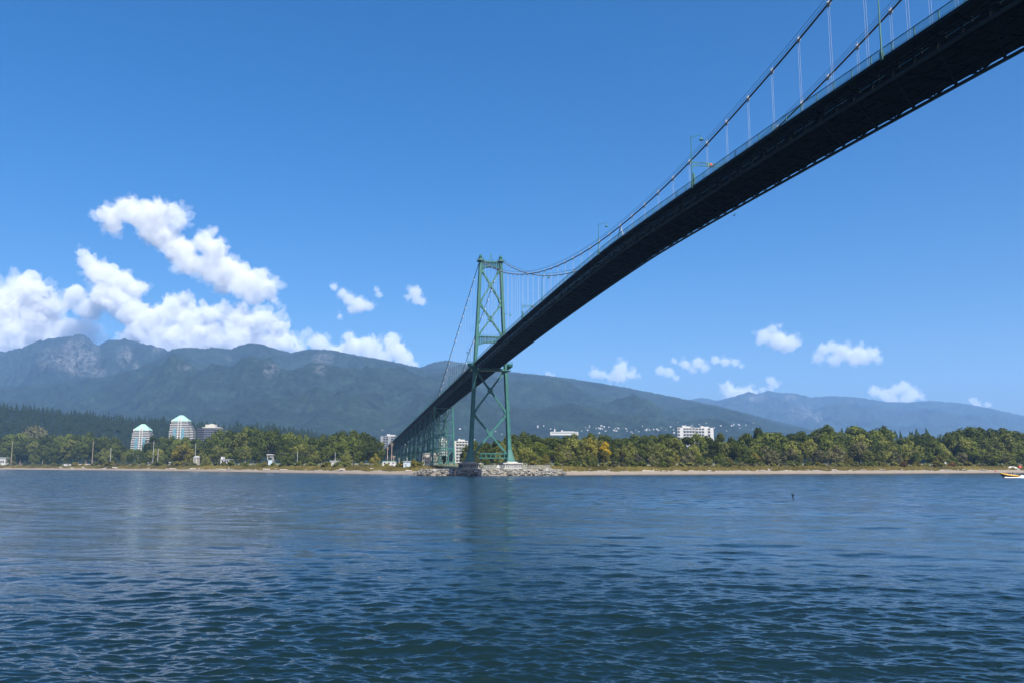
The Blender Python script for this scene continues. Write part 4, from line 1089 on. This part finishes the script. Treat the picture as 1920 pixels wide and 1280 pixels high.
for i in range(46): house_at(rh.uniform(1262, 1345), rh.gauss(795, 3), 'houses above the slab blocks', 'on the slope above the white twin slab blocks')
for i in range(30): house_at(rh.uniform(1335, 1420), rh.gauss(800, 4), 'houses right of the slab blocks', 'on the slope right of the white twin slab blocks')
for i in range(10): house_at(rh.uniform(635, 720), rh.gauss(806, 3), 'houses left of the viaduct', 'on the slope left of the viaduct end')
for i in range(22): house_at(rh.uniform(1672, 1745), rh.gauss(819, 1.5), 'houses in the gap on the right', 'in the treetop gap far behind the notice board')

# ------------------------------------------------------------------ small buildings by the shore
def shore_pt(u, off): Y = shore_D(u)+off; x, y = ground_xy(u, Y); return (x, y, float(land_z(off))), Y/F
(p, k) = shore_pt(6, 70)
blocks('shore_house', p, 0, 'white house cut off by the left picture edge', 'house', [('wall', 'white', [('b', (-4*k, 0, 7*k), (22*k, 10, 14*k))]), ('roof', 'lightgrey', [('b', (-4*k, 0, 15*k), (24*k, 12, 1.4*k))]), ('window', 'dark', [('b', (x*k, -5.1, 8*k), (2.5*k, .2, 4*k)) for x in (-1, 3)])])
(p, k) = shore_pt(150, 48)
blocks('long_trailer', p, .02, 'long low white trailer roof above the beach grass on the left', 'trailer', [('body', 'white', [('b', (0, 0, 2.2*k), (56*k, 5, 3.2*k))]), ('roof', 'white', [('b', (0, 0, 4.1*k), (58*k, 5.4, .6*k))]), ('window', 'dark', [('b', (x*k, -2.55, 2.6*k), (5*k, .1, 1.2*k)) for x in (-20, -8, 5, 18)])])
(p, k) = shore_pt(368, 80)
blocks('shore_house', p, 0, 'narrow tall white house between trees before the dark office block', 'house', [('wall', 'cream', [('b', (0, 0, 8*k), (6*k, 9, 16*k))]), ('roof', 'lightgrey', [('l', [[(-3.5*k, -5, 16*k), (3.5*k, -5, 16*k), (0, -5, 19*k)], [(-3.5*k, 5, 16*k), (3.5*k, 5, 16*k), (0, 5, 19*k)]])]), ('window', 'dark', [('b', (0, -4.6, z*k), (3*k, .2, 3*k)) for z in (5, 9, 13)])])
(p, k) = shore_pt(424, 50)
blocks('shore_house', p, 0, 'white beach house with flat deck and beige base among the trees', 'house', [('wall', 'white', [('b', (0, 0, 9*k), (16*k, 9, 7*k)), ('b', (-6.5*k, 0, 15*k), (4*k, 6, 6*k))]), ('base', 'beige', [('b', (0, 1, 2.8*k), (15*k, 8, 5.4*k))]), ('roof', 'lightgrey', [('b', (1*k, 0, 13*k), (19*k, 10, .8*k))]), ('window', 'dark', [('b', (x*k, -4.6, 9.5*k), (3*k, .2, 3*k)) for x in (-4, 1, 5)])])
(p, k) = shore_pt(507, 50)
blocks('lookout_hut', p, 0, 'white lookout hut raised on posts among dark trees', 'hut', [('post', 'white', [('b', (x*k, y, 17*k), (.8*k, .5, 10*k)) for x in (-4.5, 4) for y in (-2, 2)]), ('cabin', 'bluegrey', [('b', (.5*k, 0, 6*k), (7*k, 5, 12*k))]), ('roof', 'white', [('b', (-.5*k, 0, 22*k), (11.5*k, 6, 1.6*k)), ('b', (1.5*k, 0, 18*k), (5*k, 4, 1.2*k))]), ('window', 'dark', [('b', (1.5*k, -2.1, 20*k), (3*k, .2, 1.5*k))])])
(p, k) = shore_pt(629, 46)
blocks('white_shed', p, 0, 'white boat shed with pale roof and a side ramp by the beach', 'shed', [('wall', 'white', [('b', (-2*k, 0, 5*k), (12*k, 7, 10*k)), ('b', (9*k, 0, 4.5*k), (12*k, 3, 2*k))]), ('roof', 'lightgrey', [('b', (-2*k, 0, 10.6*k), (13*k, 8, 1.4*k))]), ('door', 'grey', [('b', (-2*k, -3.6, 3.5*k), (4*k, .2, 6*k))])])
(p, k) = shore_pt(730, 40)
blocks('white_trailer', p, 0, 'white trailer with green roof stripe in the yard below the viaduct', 'trailer', [('body', 'white', [('b', (0, 0, 6*k), (24*k, 4, 8*k))]), ('roof', 'copper', [('b', (0, 0, 10.4*k), (24.5*k, 4.4, .8*k))]), ('window', 'dark', [('b', (x*k, -2.05, 7*k), (3*k, .1, 2.5*k)) for x in (-8, 0, 8)])])
(p, k) = shore_pt(741, 34)
blocks('white_van', p, 0, 'white parked box van beside the yellow container in the yard', 'van', [('body', 'white', [('b', (0, 0, 4*k), (7*k, 2.6, 6*k)), ('b', (-4.5*k, 0, 2.8*k), (2.5*k, 2.4, 3.4*k))]), ('wheel', 'black', [('b', (x*k, -1.2, .8*k), (1.5*k, .4, 1.5*k)) for x in (-4, 2.2)]), ('window', 'dark', [('b', (-4.9*k, -1.25, 3.6*k), (1.4*k, .1, 1.2*k))])])
(p, k) = shore_pt(752, 40)
blocks('yellow_container', p, 0, 'yellow shipping container in the yard below the viaduct', 'container', [('body', 'yellow', [('b', (0, 0, 4.5*k), (8*k, 3, 7*k))]), ('door', 'dark', [('b', (-1.8*k, -1.6, 2.2*k), (1.5*k, .15, 3*k))])])
(p, k) = shore_pt(763, 30)
blocks('pale_blue_shed', p, .1, 'pale blue grey flat roofed shed beside a round yellowish tree', 'shed', [('wall', 'bluegrey', [('b', (0, 0, 5.5*k), (13*k, 6, 12*k))]), ('roof', 'lightgrey', [('b', (0, 0, 11.9*k), (14*k, 7, 1*k))]), ('door', 'grey', [('b', (-2*k, -3.1, 4*k), (3*k, .2, 7*k))])])
(p, k) = shore_pt(800, 66)
blocks('beige_building', p, 0, 'beige concrete building behind the first trestle legs', 'building', [('wall', 'beige', [('b', (0, 0, 12*k), (13*k, 12, 24*k))]), ('roof', 'lightgrey', [('b', (0, 0, 24.4*k), (14*k, 13, .8*k))]), ('window', 'dark', [('b', (x*k, -6.1, z*k), (1.6*k, .2, 3*k)) for x in (-4, 0, 4) for z in (8, 16)])])
(p, k) = shore_pt(718, 36)
root = empty('yard_fence', p, 0, 'low pale fence with posts along the yard below the viaduct', 'fence')
m = MB()
for x in np.linspace(0, 44*k, 18): m.beam((x, 0, 0), (x, 0, 2.4*k), .18, .18, (0, 1, 0))
m.build('post', MT['lightgrey'], root); m = MB()
for z in (.8, 1.6, 2.3): m.beam((0, 0, z*k), (44*k, 0, z*k), .1, .12)
m.build('rail', MT['lightgrey'], root)

# utility poles and their wires
POLES = [(20, 827, 60, 'tall wooden utility pole, leftmost of all'), (37, 838, 110, 'short wooden utility pole right of the leftmost tall one'), (79, 846, 90, 'thin lower pole among shrubs, third from left'), (122, 836, 120, 'short grey pole at the left end of the long trailer roof'), (172, 826, 46, 'tall wooden utility pole rising through the right end of the long trailer roof'),
         (206, 839, 60, 'pale pole with small crossarm halfway to the pyramid roofed tower'), (286, 826, 60, 'tall pale pole by the right side of the first pyramid roofed tower'), (295, 840, 52, 'shorter pale pole right beside the tall one under the towers'), (365, 830, 60, 'thin pole before the narrow white house'),
         (557, 846, 60, 'thin grey pole between lookout hut and white shed'), (628, 847, 60, 'thin white pole above the white boat shed'), (726, 836, 70, 'tall wooden pole under the viaduct end'), (734, 828, 64, 'tallest wooden pole under the viaduct end'), (738, 853, 50, 'crossarmed pole in the yard, right of the tallest'), (748, 857, 50, 'thin light mast behind the yellow container'), (763, 857, 60, 'thin light mast above the pale blue shed')]
ptop = {}
for u, v, off, lab in POLES:
    (p, k) = shore_pt(u, off); h = zat(u, v, p[1])-p[2]
    root = empty('utility_pole', p, 0, lab, 'utility pole', 'utility poles along the shore')
    wood = not ('pale' in lab or 'grey' in lab or 'white' in lab or 'light' in lab)
    r_ = .17*(k/.35)**.6*(1.3 if wood else 1)
    m = MB(); m.tube([(0, 0, -.3), (0, 0, h)], [r_*1.2, r_*.8], 7); m.build('pole', MT['wood'] if wood else MT['lightgrey'], root)
    if 'mast' not in lab and 'thin' not in lab:
        m = MB(); m.beam((-1.4, 0, h*.93), (1.4, 0, h*.93), .2, .22); m.beam((-1.0, 0, h*.86), (1.0, 0, h*.86), .16, .18); m.build('crossarm', MT['wood'], root)
    ptop[u] = Vector((p[0], p[1], p[2]+h*.93))
m = MB()
for a, b in ((20, 172), (172, 286), (286, 365), (365, 557), (557, 628), (628, 726)):
    A, B = np.array(ptop[a]), np.array(ptop[b])
    for dx in (-.9, .9):
        pts = [A*(1-t)+B*t+np.array([dx, 0, -4*t*(1-t)*2.0]) for t in np.linspace(0, 1, 9)]
        m.tube(pts, .045, 4)
tag(m.build('overhead_wire', MT['cable']), 'thin overhead wires strung between the shore utility poles', 'wire')

# driftwood on the beach
rd = random.Random(12)
def log_mesh(seed):
    q = random.Random(seed); m = MB(); n = 6
    m.tube([((i/n-.5), q.gauss(0, .012), q.gauss(0, .006)) for i in range(n+1)], [.045-.018*i/n+q.uniform(-.004, .004) for i in range(n+1)], 7)
    m.tube([(-.47, 0, 0), (-.5, .03, .06)], [.02, .008], 5)
    me = bpy.data.meshes.new('driftwood_log'); me.from_pydata(m.v, [], m.f); me.update(); me.materials.append(MT['drift']); return me
LOGS = [log_mesh(i) for i in range(4)]
keys = {}
for i in range(110):
    u = rd.choice([rd.uniform(0, 780), rd.uniform(1050, 1915), rd.uniform(1050, 1915)]); off = rd.uniform(12, 21)
    (p, k) = shore_pt(u, off); L_ = rd.uniform(3, 11)*(k/.37)**.5
    o = bpy.data.objects.new('driftwood_log', rd.choice(LOGS)); COL.objects.link(o); o.location = (p[0], p[1], p[2]+.2); o.scale = (L_, L_*.9, L_*.9); o.rotation_euler = (0, rd.uniform(-.05, .05), rd.gauss(0, .5))
    zone = next((z for a, b, z in ZONES if a <= u < b), 'by the shore')
    keys.setdefault('%s driftwood log on the beach %s' % ('long' if L_ > 7 else 'short', zone), []).append((u, o))
for kx, LL in keys.items():
    LL.sort(key=lambda t: t[0])
    for i, (u, o) in enumerate(LL): tag(o, kx if len(LL) == 1 else ORD[min(i, 11)]+' '+kx, 'driftwood', 'driftwood logs along the beach')
# notice board, canoe, tent, umbrella on the right beach
(p, k) = shore_pt(1773, 27)
root = empty('notice_board', p, 0, 'white notice board on a dark post at the head of the beach', 'sign')
m = MB(); m.beam((0, 0, 0), (0, 0, 9*k), .25, .25, (0, 1, 0)); m.build('post', MT['bark'], root)
m = MB(); m.box((0, -.2, 9*k), (3*k, .12, 3*k)); m.build('board', MT['white'], root)
(p, k) = shore_pt(1866, 7)
m = MB(); L_ = 2.2*k
m.loft([[(x*L_, y*.45*wd, z*.55) for y, z in ((-1, .9), (-.7, .1), (0, -.1), (.7, .1), (1, .9))] for x, wd in ((-1, .08), (-.6, .75), (0, 1), (.6, .75), (1, .08))])
o = m.build('canoe', MT['red']); o.location = (p[0], p[1], p[2]+.1); tag(o, 'small red canoe lying on the sand left of the yellow boat', 'canoe')
(p, k) = shore_pt(1912, 20)
root = empty('beach_umbrella', p, 0, 'dark red beach umbrella standing behind the yellow boat', 'umbrella')
m = MB(); m.tube([(0, 0, 0), (0, 0, 6*k)], .06, 6); m.build('pole', MT['lightgrey'], root)
m = MB(); m.loft([[(r*k*math.cos(t), r*k*math.sin(t), z*k) for t in np.linspace(0, 2*math.pi, 12, endpoint=False)] for r, z in ((3.2, 2.2), (2.6, 4.2), (1.2, 5.7), (.1, 6.1))]); m.build('canopy', MT['red'], root)
(p, k) = shore_pt(1897, 22)
root = empty('beach_tent', p, 0, 'low white beach tent on the sand behind the yellow boat', 'tent')
m = MB(); m.loft([[(-9*k, -2, 0), (9*k, -2, 0), (9*k, 2, 0), (-9*k, 2, 0)], [(-7*k, -1.2, 2.4*k), (7*k, -1.2, 2.4*k), (7*k, 1.2, 2.4*k), (-7*k, 1.2, 2.4*k)], [(-4*k, -.1, 3.6*k), (4*k, -.1, 3.6*k), (4*k, .1, 3.6*k), (-4*k, .1, 3.6*k)]]); m.build('canvas', MT['white'], root)
m = MB(); m.box((2*k, -1.9, 1.0*k), (2*k, .3, 1.8*k)); m.build('opening', MT['navy'], root)

# ------------------------------------------------------------------ boat with its crew
BY = 385.0; bx, _ = ground_xy(1893.5, BY, 0)
boat = empty('inflatable_boat', (bx, BY, 0.05), 0, 'yellow and black inflatable speedboat with its crew at the right edge', 'boat')
boat.rotation_euler = (0, math.radians(4), math.radians(4))
def hullring(x, hw, zk, zt): return [(x, -hw, zt), (x, -hw*.75, (zk+zt)/2), (x, 0, zk), (x, hw*.75, (zk+zt)/2), (x, hw, zt)]
m = MB(); m.loft([hullring(-4.3, .08, .95, 1.25), hullring(-3.6, .6, .35, 1.15), hullring(-2.4, 1.05, -.1, 1.0), hullring(0, 1.2, -.25, .85), hullring(3.8, 1.2, -.25, .75)]); m.build('hull', MT['black'], boat)
m = MB()
for sg in (-1, 1): m.tube([(3.9, sg*1.15, .85), (1, sg*1.25, .95), (-1.5, sg*1.2, 1.05), (-3.2, sg*.8, 1.3), (-4.2, sg*.2, 1.55), (-4.4, 0, 1.6)], [.22, .3, .3, .28, .24, .15], 9)
m.build('tube', MT['yellow'], boat, True)
m = MB(); m.box((.6, 0, 1.25), (.7, .7, 1.1)); m.box((.4, 0, 1.95), (.08, .7, .4)); m.build('console', MT['grey'], boat)
m = MB()
for x in (-1.2, -.2, 2.0): m.box((x, 0, .95), (.5, .9, .5))
m.build('seat', MT['black'], boat)
m = MB(); m.box((4.0, 0, 1.15), (.5, .5, .9)); m.box((4.05, 0, .4), (.25, .2, .9)); m.build('outboard_motor', MT['black'], boat)
m = MB()
for sg in (-1, 1): m.tube([(3.2, sg*.9, .9), (3.1, sg*.8, 2.6)], .05, 6)
m.tube([(3.1, -.8, 2.6), (3.1, .8, 2.6)], .05, 6); m.build('roll_bar', MT['lightgrey'], boat)
def person(loc, rz, label, cloth, seated=True):
    me = bpy.data.meshes.new('person')
    if seated:
        J = [((0, 0, .0), .15), ((0, 0, .25), .15), ((-.02, 0, .50), .17), ((-.03, 0, .60), .06), ((-.05, 0, .70), .085), ((-.05, 0, .83), .09),
             ((0, .10, 0), .10), ((-.42, .13, .02), .08), ((-.40, .13, -.42), .05), ((-.52, .13, -.46), .04),
             ((0, -.10, 0), .10), ((-.42, -.13, .02), .08), ((-.40, -.13, -.42), .05), ((-.52, -.13, -.46), .04),
             ((-.02, .21, .50), .065), ((-.10, .26, .25), .05), ((-.36, .22, .22), .04), ((-.44, .2, .23), .03),
             ((-.02, -.21, .50), .065), ((-.10, -.26, .25), .05), ((-.36, -.22, .22), .04), ((-.44, -.2, .23), .03)]
    else:
        J = [((0, 0, .0), .15), ((-.02, 0, .25), .14), ((-.05, 0, .50), .17), ((-.06, 0, .60), .06), ((-.08, 0, .70), .085), ((-.08, 0, .83), .09),
             ((0, .10, -.05), .10), ((-.05, .12, -.45), .075), ((.02, .12, -.85), .05), ((-.10, .12, -.88), .04),
             ((0, -.10, -.05), .10), ((-.05, -.12, -.45), .075), ((.02, -.12, -.85), .05), ((-.10, -.12, -.88), .04),
             ((-.05, .21, .50), .065), ((-.15, .26, .25), .05), ((-.40, .18, .28), .04), ((-.48, .16, .3), .03),
             ((-.05, -.21, .50), .065), ((-.15, -.26, .25), .05), ((-.40, -.18, .28), .04), ((-.48, -.16, .3), .03)]
    Ed = [(0, 1), (1, 2), (2, 3), (3, 4), (4, 5), (0, 6), (6, 7), (7, 8), (8, 9), (0, 10), (10, 11), (11, 12), (12, 13), (2, 14), (14, 15), (15, 16), (16, 17), (2, 18), (18, 19), (19, 20), (20, 21)]
    me.from_pydata([j[0] for j in J], Ed, []); o = bpy.data.objects.new('person', me); COL.objects.link(o)
    sk = o.modifiers.new('skin', 'SKIN')
    for i, j in enumerate(J): me.skin_vertices[0].data[i].radius = (j[1], j[1])
    me.skin_vertices[0].data[0].use_root = True
    ss_ = o.modifiers.new('sub', 'SUBSURF'); ss_.levels = 1; ss_.render_levels = 1
    me.materials.append(cloth)
    o.location = loc; o.rotation_euler = (0, 0, rz); tag(o, label, 'person')
    hd = MB()
    rings = []
    for z, r in ((.62, .05), (.68, .085), (.75, .105), (.82, .11), (.88, .095), (.93, .05)): rings.append([(-.06+r*math.cos(t)*1.12, r*.92*math.sin(t), z) for t in np.linspace(0, 2*math.pi, 10, endpoint=False)])
    hd.loft(rings); hd.add([(-.17, -.02, .74), (-.17, .02, .74), (-.2, 0, .73), (-.165, 0, .79)], [(0, 1, 2), (1, 3, 2), (3, 0, 2)])
    h = hd.build('face', MT['skin'], o, True)
    hr = MB(); hr.loft([[(-.04+r*math.cos(t)*1.1, r*math.sin(t), z) for t in np.linspace(0, 2*math.pi, 10, endpoint=False)] for z, r in ((.80, .118), (.87, .115), (.94, .07), (.965, .02))]); hr.build('hair', MT['bark'], o, True)
    return o
R_ = boat.rotation_euler.to_matrix()
def onboat(x, y, z): v = R_ @ Vector((x, y, z)); return (bx+v.x, BY+v.y, .05+v.z)
person(onboat(1.5, 0, 1.75), math.radians(4), 'standing helmsman in dark clothes at the console of the yellow boat', MT['navy'], False)
person(onboat(-1.2, .1, 1.35), math.radians(4), 'seated passenger in orange jacket in the front of the yellow boat', MT['cloth'])
person(onboat(2.1, .2, 1.35), math.radians(4), 'seated passenger in white jacket behind the helmsman of the yellow boat', MT['white'])
# wake and bow spray
def wake():
    rg = np.random.default_rng(3); m = MB(); V = []; 
    n, kx = 70, 9
    xs = np.linspace(-2.8, 60, n); ys = np.linspace(-1, 1, kx)
    Vv_ = []
    for x in xs:
        w_ = 1.3+max(0, x-2)*.05; hgt = .75*math.exp(-((x-6)/6)**2)+.18+.25*math.exp(-((x+1)/1.5)**2)
        for yv in ys:
            Vv_.append((bx+x, BY+yv*w_+.07*x, .08+hgt*(1-yv*yv)*rg.uniform(.5, 1.1)-.12*abs(yv)))
    me = np_mesh('wake_foam', np.array(Vv_), grid_quads(n, kx)); me.materials.append(MT['foam'])
    o = bpy.data.objects.new('wake_foam', me); COL.objects.link(o); tag(o, 'white foaming wake and spray trailing behind the yellow boat', 'wake', kind='stuff')
wake()
# ------------------------------------------------------------------ birds
def bird(pos, rz, span, label, up):
    root = empty('bird', tuple(pos), rz, label, 'bird')
    m = MB(); L_ = span*.42
    m.tube([(-L_*.62, 0, .02*span), (-L_*.5, 0, .03*span), (-L_*.3, 0, .02*span), (0, 0, 0), (L_*.35, 0, 0), (L_*.6, 0, .01*span)], [.01*span, .04*span, .045*span, .07*span, .04*span, .012*span], 8)
    m.tube([(-L_*.62, 0, .02*span), (-L_*.78, 0, .01*span)], [.012*span, .003*span], 5)
    b = m.build('body', MT['black'], root, True)
    for sg in (-1, 1):
        m = MB(); a = up
        pts = [(0, 0), (.25, .5*a), (.52, .75*a)]
        rings = []
        for (q, z), ch in zip(pts, (.20, .17, .03)):
            rings.append([(-ch*span*.5, sg*q*span*math.cos(a*.9), z*span*.6), (ch*span*.5, sg*q*span*math.cos(a*.9), z*span*.6), (ch*span*.5, sg*q*span*math.cos(a*.9), z*span*.6+.012*span), (-ch*span*.5, sg*q*span*math.cos(a*.9), z*span*.6+.012*span)])
        m.loft(rings); m.build('wing', MT['black'], root)
bird(at(1376, 405, 150), .6, 1.1, 'tiny dark bird flying in the sky below the bridge deck', .5)
bird(at(1486.5, 931, 142), .5, 1.15, 'dark bird with raised wings flying low over the water on the right', 1.15)
#SECTION_SKY
# ------------------------------------------------------------------ clouds (far beyond the mountains)
CY = 16500.0
CLOUDS = [
 ('huge white cumulus piled up behind the leftmost mountain', [(-40, 640, 75), (38, 585, 56), (66, 548, 33), (92, 570, 28), (20, 625, 60), (85, 620, 45), (130, 628, 36), (110, 655, 40), (165, 640, 14), (-20, 580, 40)]),
 ('ragged greyish cloud rising between the huge cumulus and the diagonal cloud', [(158, 474, 11), (168, 492, 17), (185, 512, 22), (205, 528, 26), (232, 532, 24), (252, 546, 18), (196, 555, 26), (228, 570, 28), (248, 590, 24), (140, 552, 20), (128, 568, 14), (165, 580, 22), (265, 580, 14)]),
 ('long bright cloud slanting down from upper left to lower right', [(203, 402, 18), (212, 420, 18), (235, 392, 22), (248, 382, 13), (265, 405, 26), (298, 402, 24), (326, 398, 17), (334, 418, 15), (288, 432, 24), (313, 448, 24), (338, 470, 26), (354, 492, 24), (391, 436, 12), (384, 455, 20), (404, 470, 22), (400, 500, 30), (430, 512, 30), (460, 532, 28), (486, 514, 15), (500, 540, 19), (512, 560, 11), (420, 532, 18), (475, 556, 18)]),
 ('broad white cumulus bank behind the middle of the ridge', [(346, 560, 15), (326, 580, 26), (300, 592, 24), (360, 600, 27), (394, 588, 21), (422, 588, 19), (456, 577, 14), (450, 605, 28), (490, 604, 24), (520, 616, 22), (542, 640, 20), (268, 612, 26), (252, 632, 24), (300, 640, 38), (350, 640, 38), (400, 640, 38), (460, 640, 34), (510, 645, 24), (562, 650, 12)]),
 ('white cumulus above the saddle of the ridge left of the tower', [(598, 645, 17), (588, 636, 9), (654, 630, 11), (664, 650, 19), (690, 645, 17), (700, 662, 20), (735, 638, 14), (741, 656, 19), (756, 672, 16), (771, 684, 9), (640, 662, 17), (720, 674, 16), (620, 655, 12)]),
 ('small slanted white cloud below the long bright one', [(627, 539, 7), (642, 550, 9), (655, 562, 11), (674, 572, 13), (690, 574, 10), (660, 580, 9), (636, 593, 5)]),
 ('tiny wisp of cloud just right of the small slanted one', [(706, 543, 5), (711, 553, 6)]),
 ('small round cloud standing alone left of the bridge tower', [(778, 549, 11), (765, 557, 6), (790, 565, 8), (782, 562, 9)]),
 ('small cumulus just above the ridge right of the tower', [(1116, 700, 9), (1128, 703, 8), (1165, 690, 11), (1160, 704, 13), (1184, 702, 9), (1146, 708, 9), (1196, 703, 4)]),
 ('small cloud at the left end of a row of three', [(1238, 695, 9), (1254, 699, 9), (1268, 708, 6)]),
 ('small lumpy cloud in the middle of a row of three', [(1264, 676, 6), (1284, 683, 9), (1308, 680, 10), (1322, 690, 8), (1299, 694, 7)]),
 ('small flat cloud at the right end of a row of three', [(1341, 675, 8), (1360, 679, 8), (1378, 680, 7), (1390, 686, 5)]),
 ('bright lopsided cumulus, upper one on the right', [(1460, 611, 4.5), (1450, 619, 8), (1434, 631, 13), (1460, 640, 16), (1480, 645, 14), (1493, 642, 8), (1424, 641, 7), (1472, 657, 7)]),
 ('flat bottomed white cloud farther right beside the lopsided cumulus', [(1545, 655, 11), (1560, 651, 10), (1580, 661, 15), (1610, 665, 16), (1635, 662, 12), (1646, 672, 8), (1534, 670, 10), (1565, 675, 12), (1600, 677, 11), (1622, 676, 10)]),
 ('white cumulus behind the leftmost summit of the distant range', [(1364, 731, 13), (1385, 737, 12), (1405, 737, 11), (1370, 745, 12)]),
 ('small puff of cloud above the summit of the distant range', [(1445, 714, 8), (1455, 722, 6), (1430, 730, 6), (1444, 728, 6)]),
 ('low bright cumulus resting on the distant range at right', [(1639, 733, 10), (1660, 739, 11), (1680, 730, 10), (1695, 724, 10), (1710, 738, 12), (1728, 744, 7), (1670, 748, 12), (1700, 749, 12)]),
 ('tiny cloud top peeking over the ridge close to the tower', [(1028, 702, 6), (1036, 706, 5)]),
 ('tiny cloud tops peeking over the far right mountain slope', [(1824, 751, 7), (1832, 758, 7), (1852, 758, 6)]),
]
def cloud_mat(name, dens):
    m, nt, b, out = new_mat(name); nt.nodes.remove(b)
    vol = N(nt, 'ShaderNodeVolumePrincipled'); vol.inputs['Color'].default_value = (.925, .925, .93, 1); vol.inputs['Density'].default_value = dens; vol.inputs['Anisotropy'].default_value = .0
    nt.links.new(vol.outputs[0], out.inputs['Volume']); return m
CLM = cloud_mat('cloud', .0046); VLM = cloud_mat('cloud_veil', .0019); CTM = cloud_mat('thin_cloud', .0034)
def puff(i, sph, grow, seed, name, mat, amp, heads, vox):
    import bmesh
    rg = np.random.default_rng(seed); k = CY/F; Y = CY+rg.uniform(-100, 200)+(600 if i == 0 else 0)
    bm = bmesh.new(); rmean = np.mean([s[2] for s in sph])*k
    for (u, v, r) in sph:
        c = at(u, v, Y+rg.normal()*r*k*.35); r = r*grow
        bmesh.ops.create_icosphere(bm, subdivisions=2, radius=1.0, matrix=Matrix.Translation(c) @ Matrix.Diagonal((r*k, r*k*1.1, r*k*.9, 1)))
        for _ in range(heads):
            d = rg.normal(size=3); d[2] = abs(d[2])*.9-.2; d /= np.linalg.norm(d); q = r*k*rg.uniform(.28, .5)
            cc = np.array(c)+d*r*k*.85
            bmesh.ops.create_icosphere(bm, subdivisions=1, radius=1.0, matrix=Matrix.Translation(cc) @ Matrix.Diagonal((q, q, q*.9, 1)))
    me = bpy.data.meshes.new('tmp'); bm.to_mesh(me); bm.free()
    o = bpy.data.objects.new('tmp', me); COL.objects.link(o)
    md = o.modifiers.new('r', 'REMESH'); md.mode = 'VOXEL'; md.voxel_size = max(14, rmean*vox)
    dg = bpy.context.evaluated_depsgraph_get(); dg.update()
    me2 = bpy.data.meshes.new_from_object(o.evaluated_get(dg)); bpy.data.objects.remove(o); bpy.data.meshes.remove(me)
    n = len(me2.vertices); co_ = np.zeros(n*3, np.float32); me2.vertices.foreach_get('co', co_); co_ = co_.reshape(-1, 3).astype(float)
    nr_ = np.zeros(n*3, np.float32); me2.vertices.foreach_get('normal', nr_); nr_ = nr_.reshape(-1, 3)
    q = co_/(rmean*1.25)+i*3.3+seed*.37
    q = q+.3*np.stack([perlin(q*.8+5), perlin(q*.8+11), perlin(q*.8+23)], -1)
    bil = np.abs(perlin(q*.7))*.75+np.abs(perlin(q*1.5+3))*.42+np.abs(perlin(q*3.3+7))*.26+np.abs(perlin(q*7.1))*.16+perlin(q*15)*.07
    und = np.clip(-nr_[:, 2], 0, 1)
    co_ = co_+nr_*((bil-.52)*rmean*amp*(1-.35*und))[:, None]
    me2.vertices.foreach_set('co', co_.astype(np.float32).ravel()); me2.update(); me2.name = name
    me2.materials.clear(); me2.materials.append(mat)
    return link_mesh(name, me2, None, smooth=True)
def cloud(i, label, sph):
    big = i < 5
    o = tag(puff(i, sph, 1.16 if big else 1.2, 300+i, 'cloud', CLM if big else CTM, 1.0, 6, .055), label, 'cloud')
    v = puff(i, sph, 1.36 if big else 1.5, 500+i, 'veil', VLM, 2.1, 3, .08); v.parent = o
for i, (lab, sph) in enumerate(CLOUDS): cloud(i, lab, sph)

# ------------------------------------------------------------------ haze
hz = MB(); hz.hexa([(-11500, -400, -4), (11500, -400, -4), (11500, 14600, -4), (-11500, 14600, -4), (-11500, -400, 1560), (11500, -400, 1560), (11500, 14600, 1560), (-11500, 14600, 1560)])
HM, nt, b, out = new_mat('haze_air'); nt.nodes.remove(b)
hv = N(nt, 'ShaderNodeVolumePrincipled'); hv.inputs['Color'].default_value = (.30, .56, 1.0, 1); hv.inputs['Density'].default_value = .54e-4; hv.inputs['Anisotropy'].default_value = 0.0
nt.links.new(hv.outputs[0], out.inputs['Volume'])
tag(hz.build('haze', HM), 'pale blue summer haze in the air', 'haze', kind='stuff')
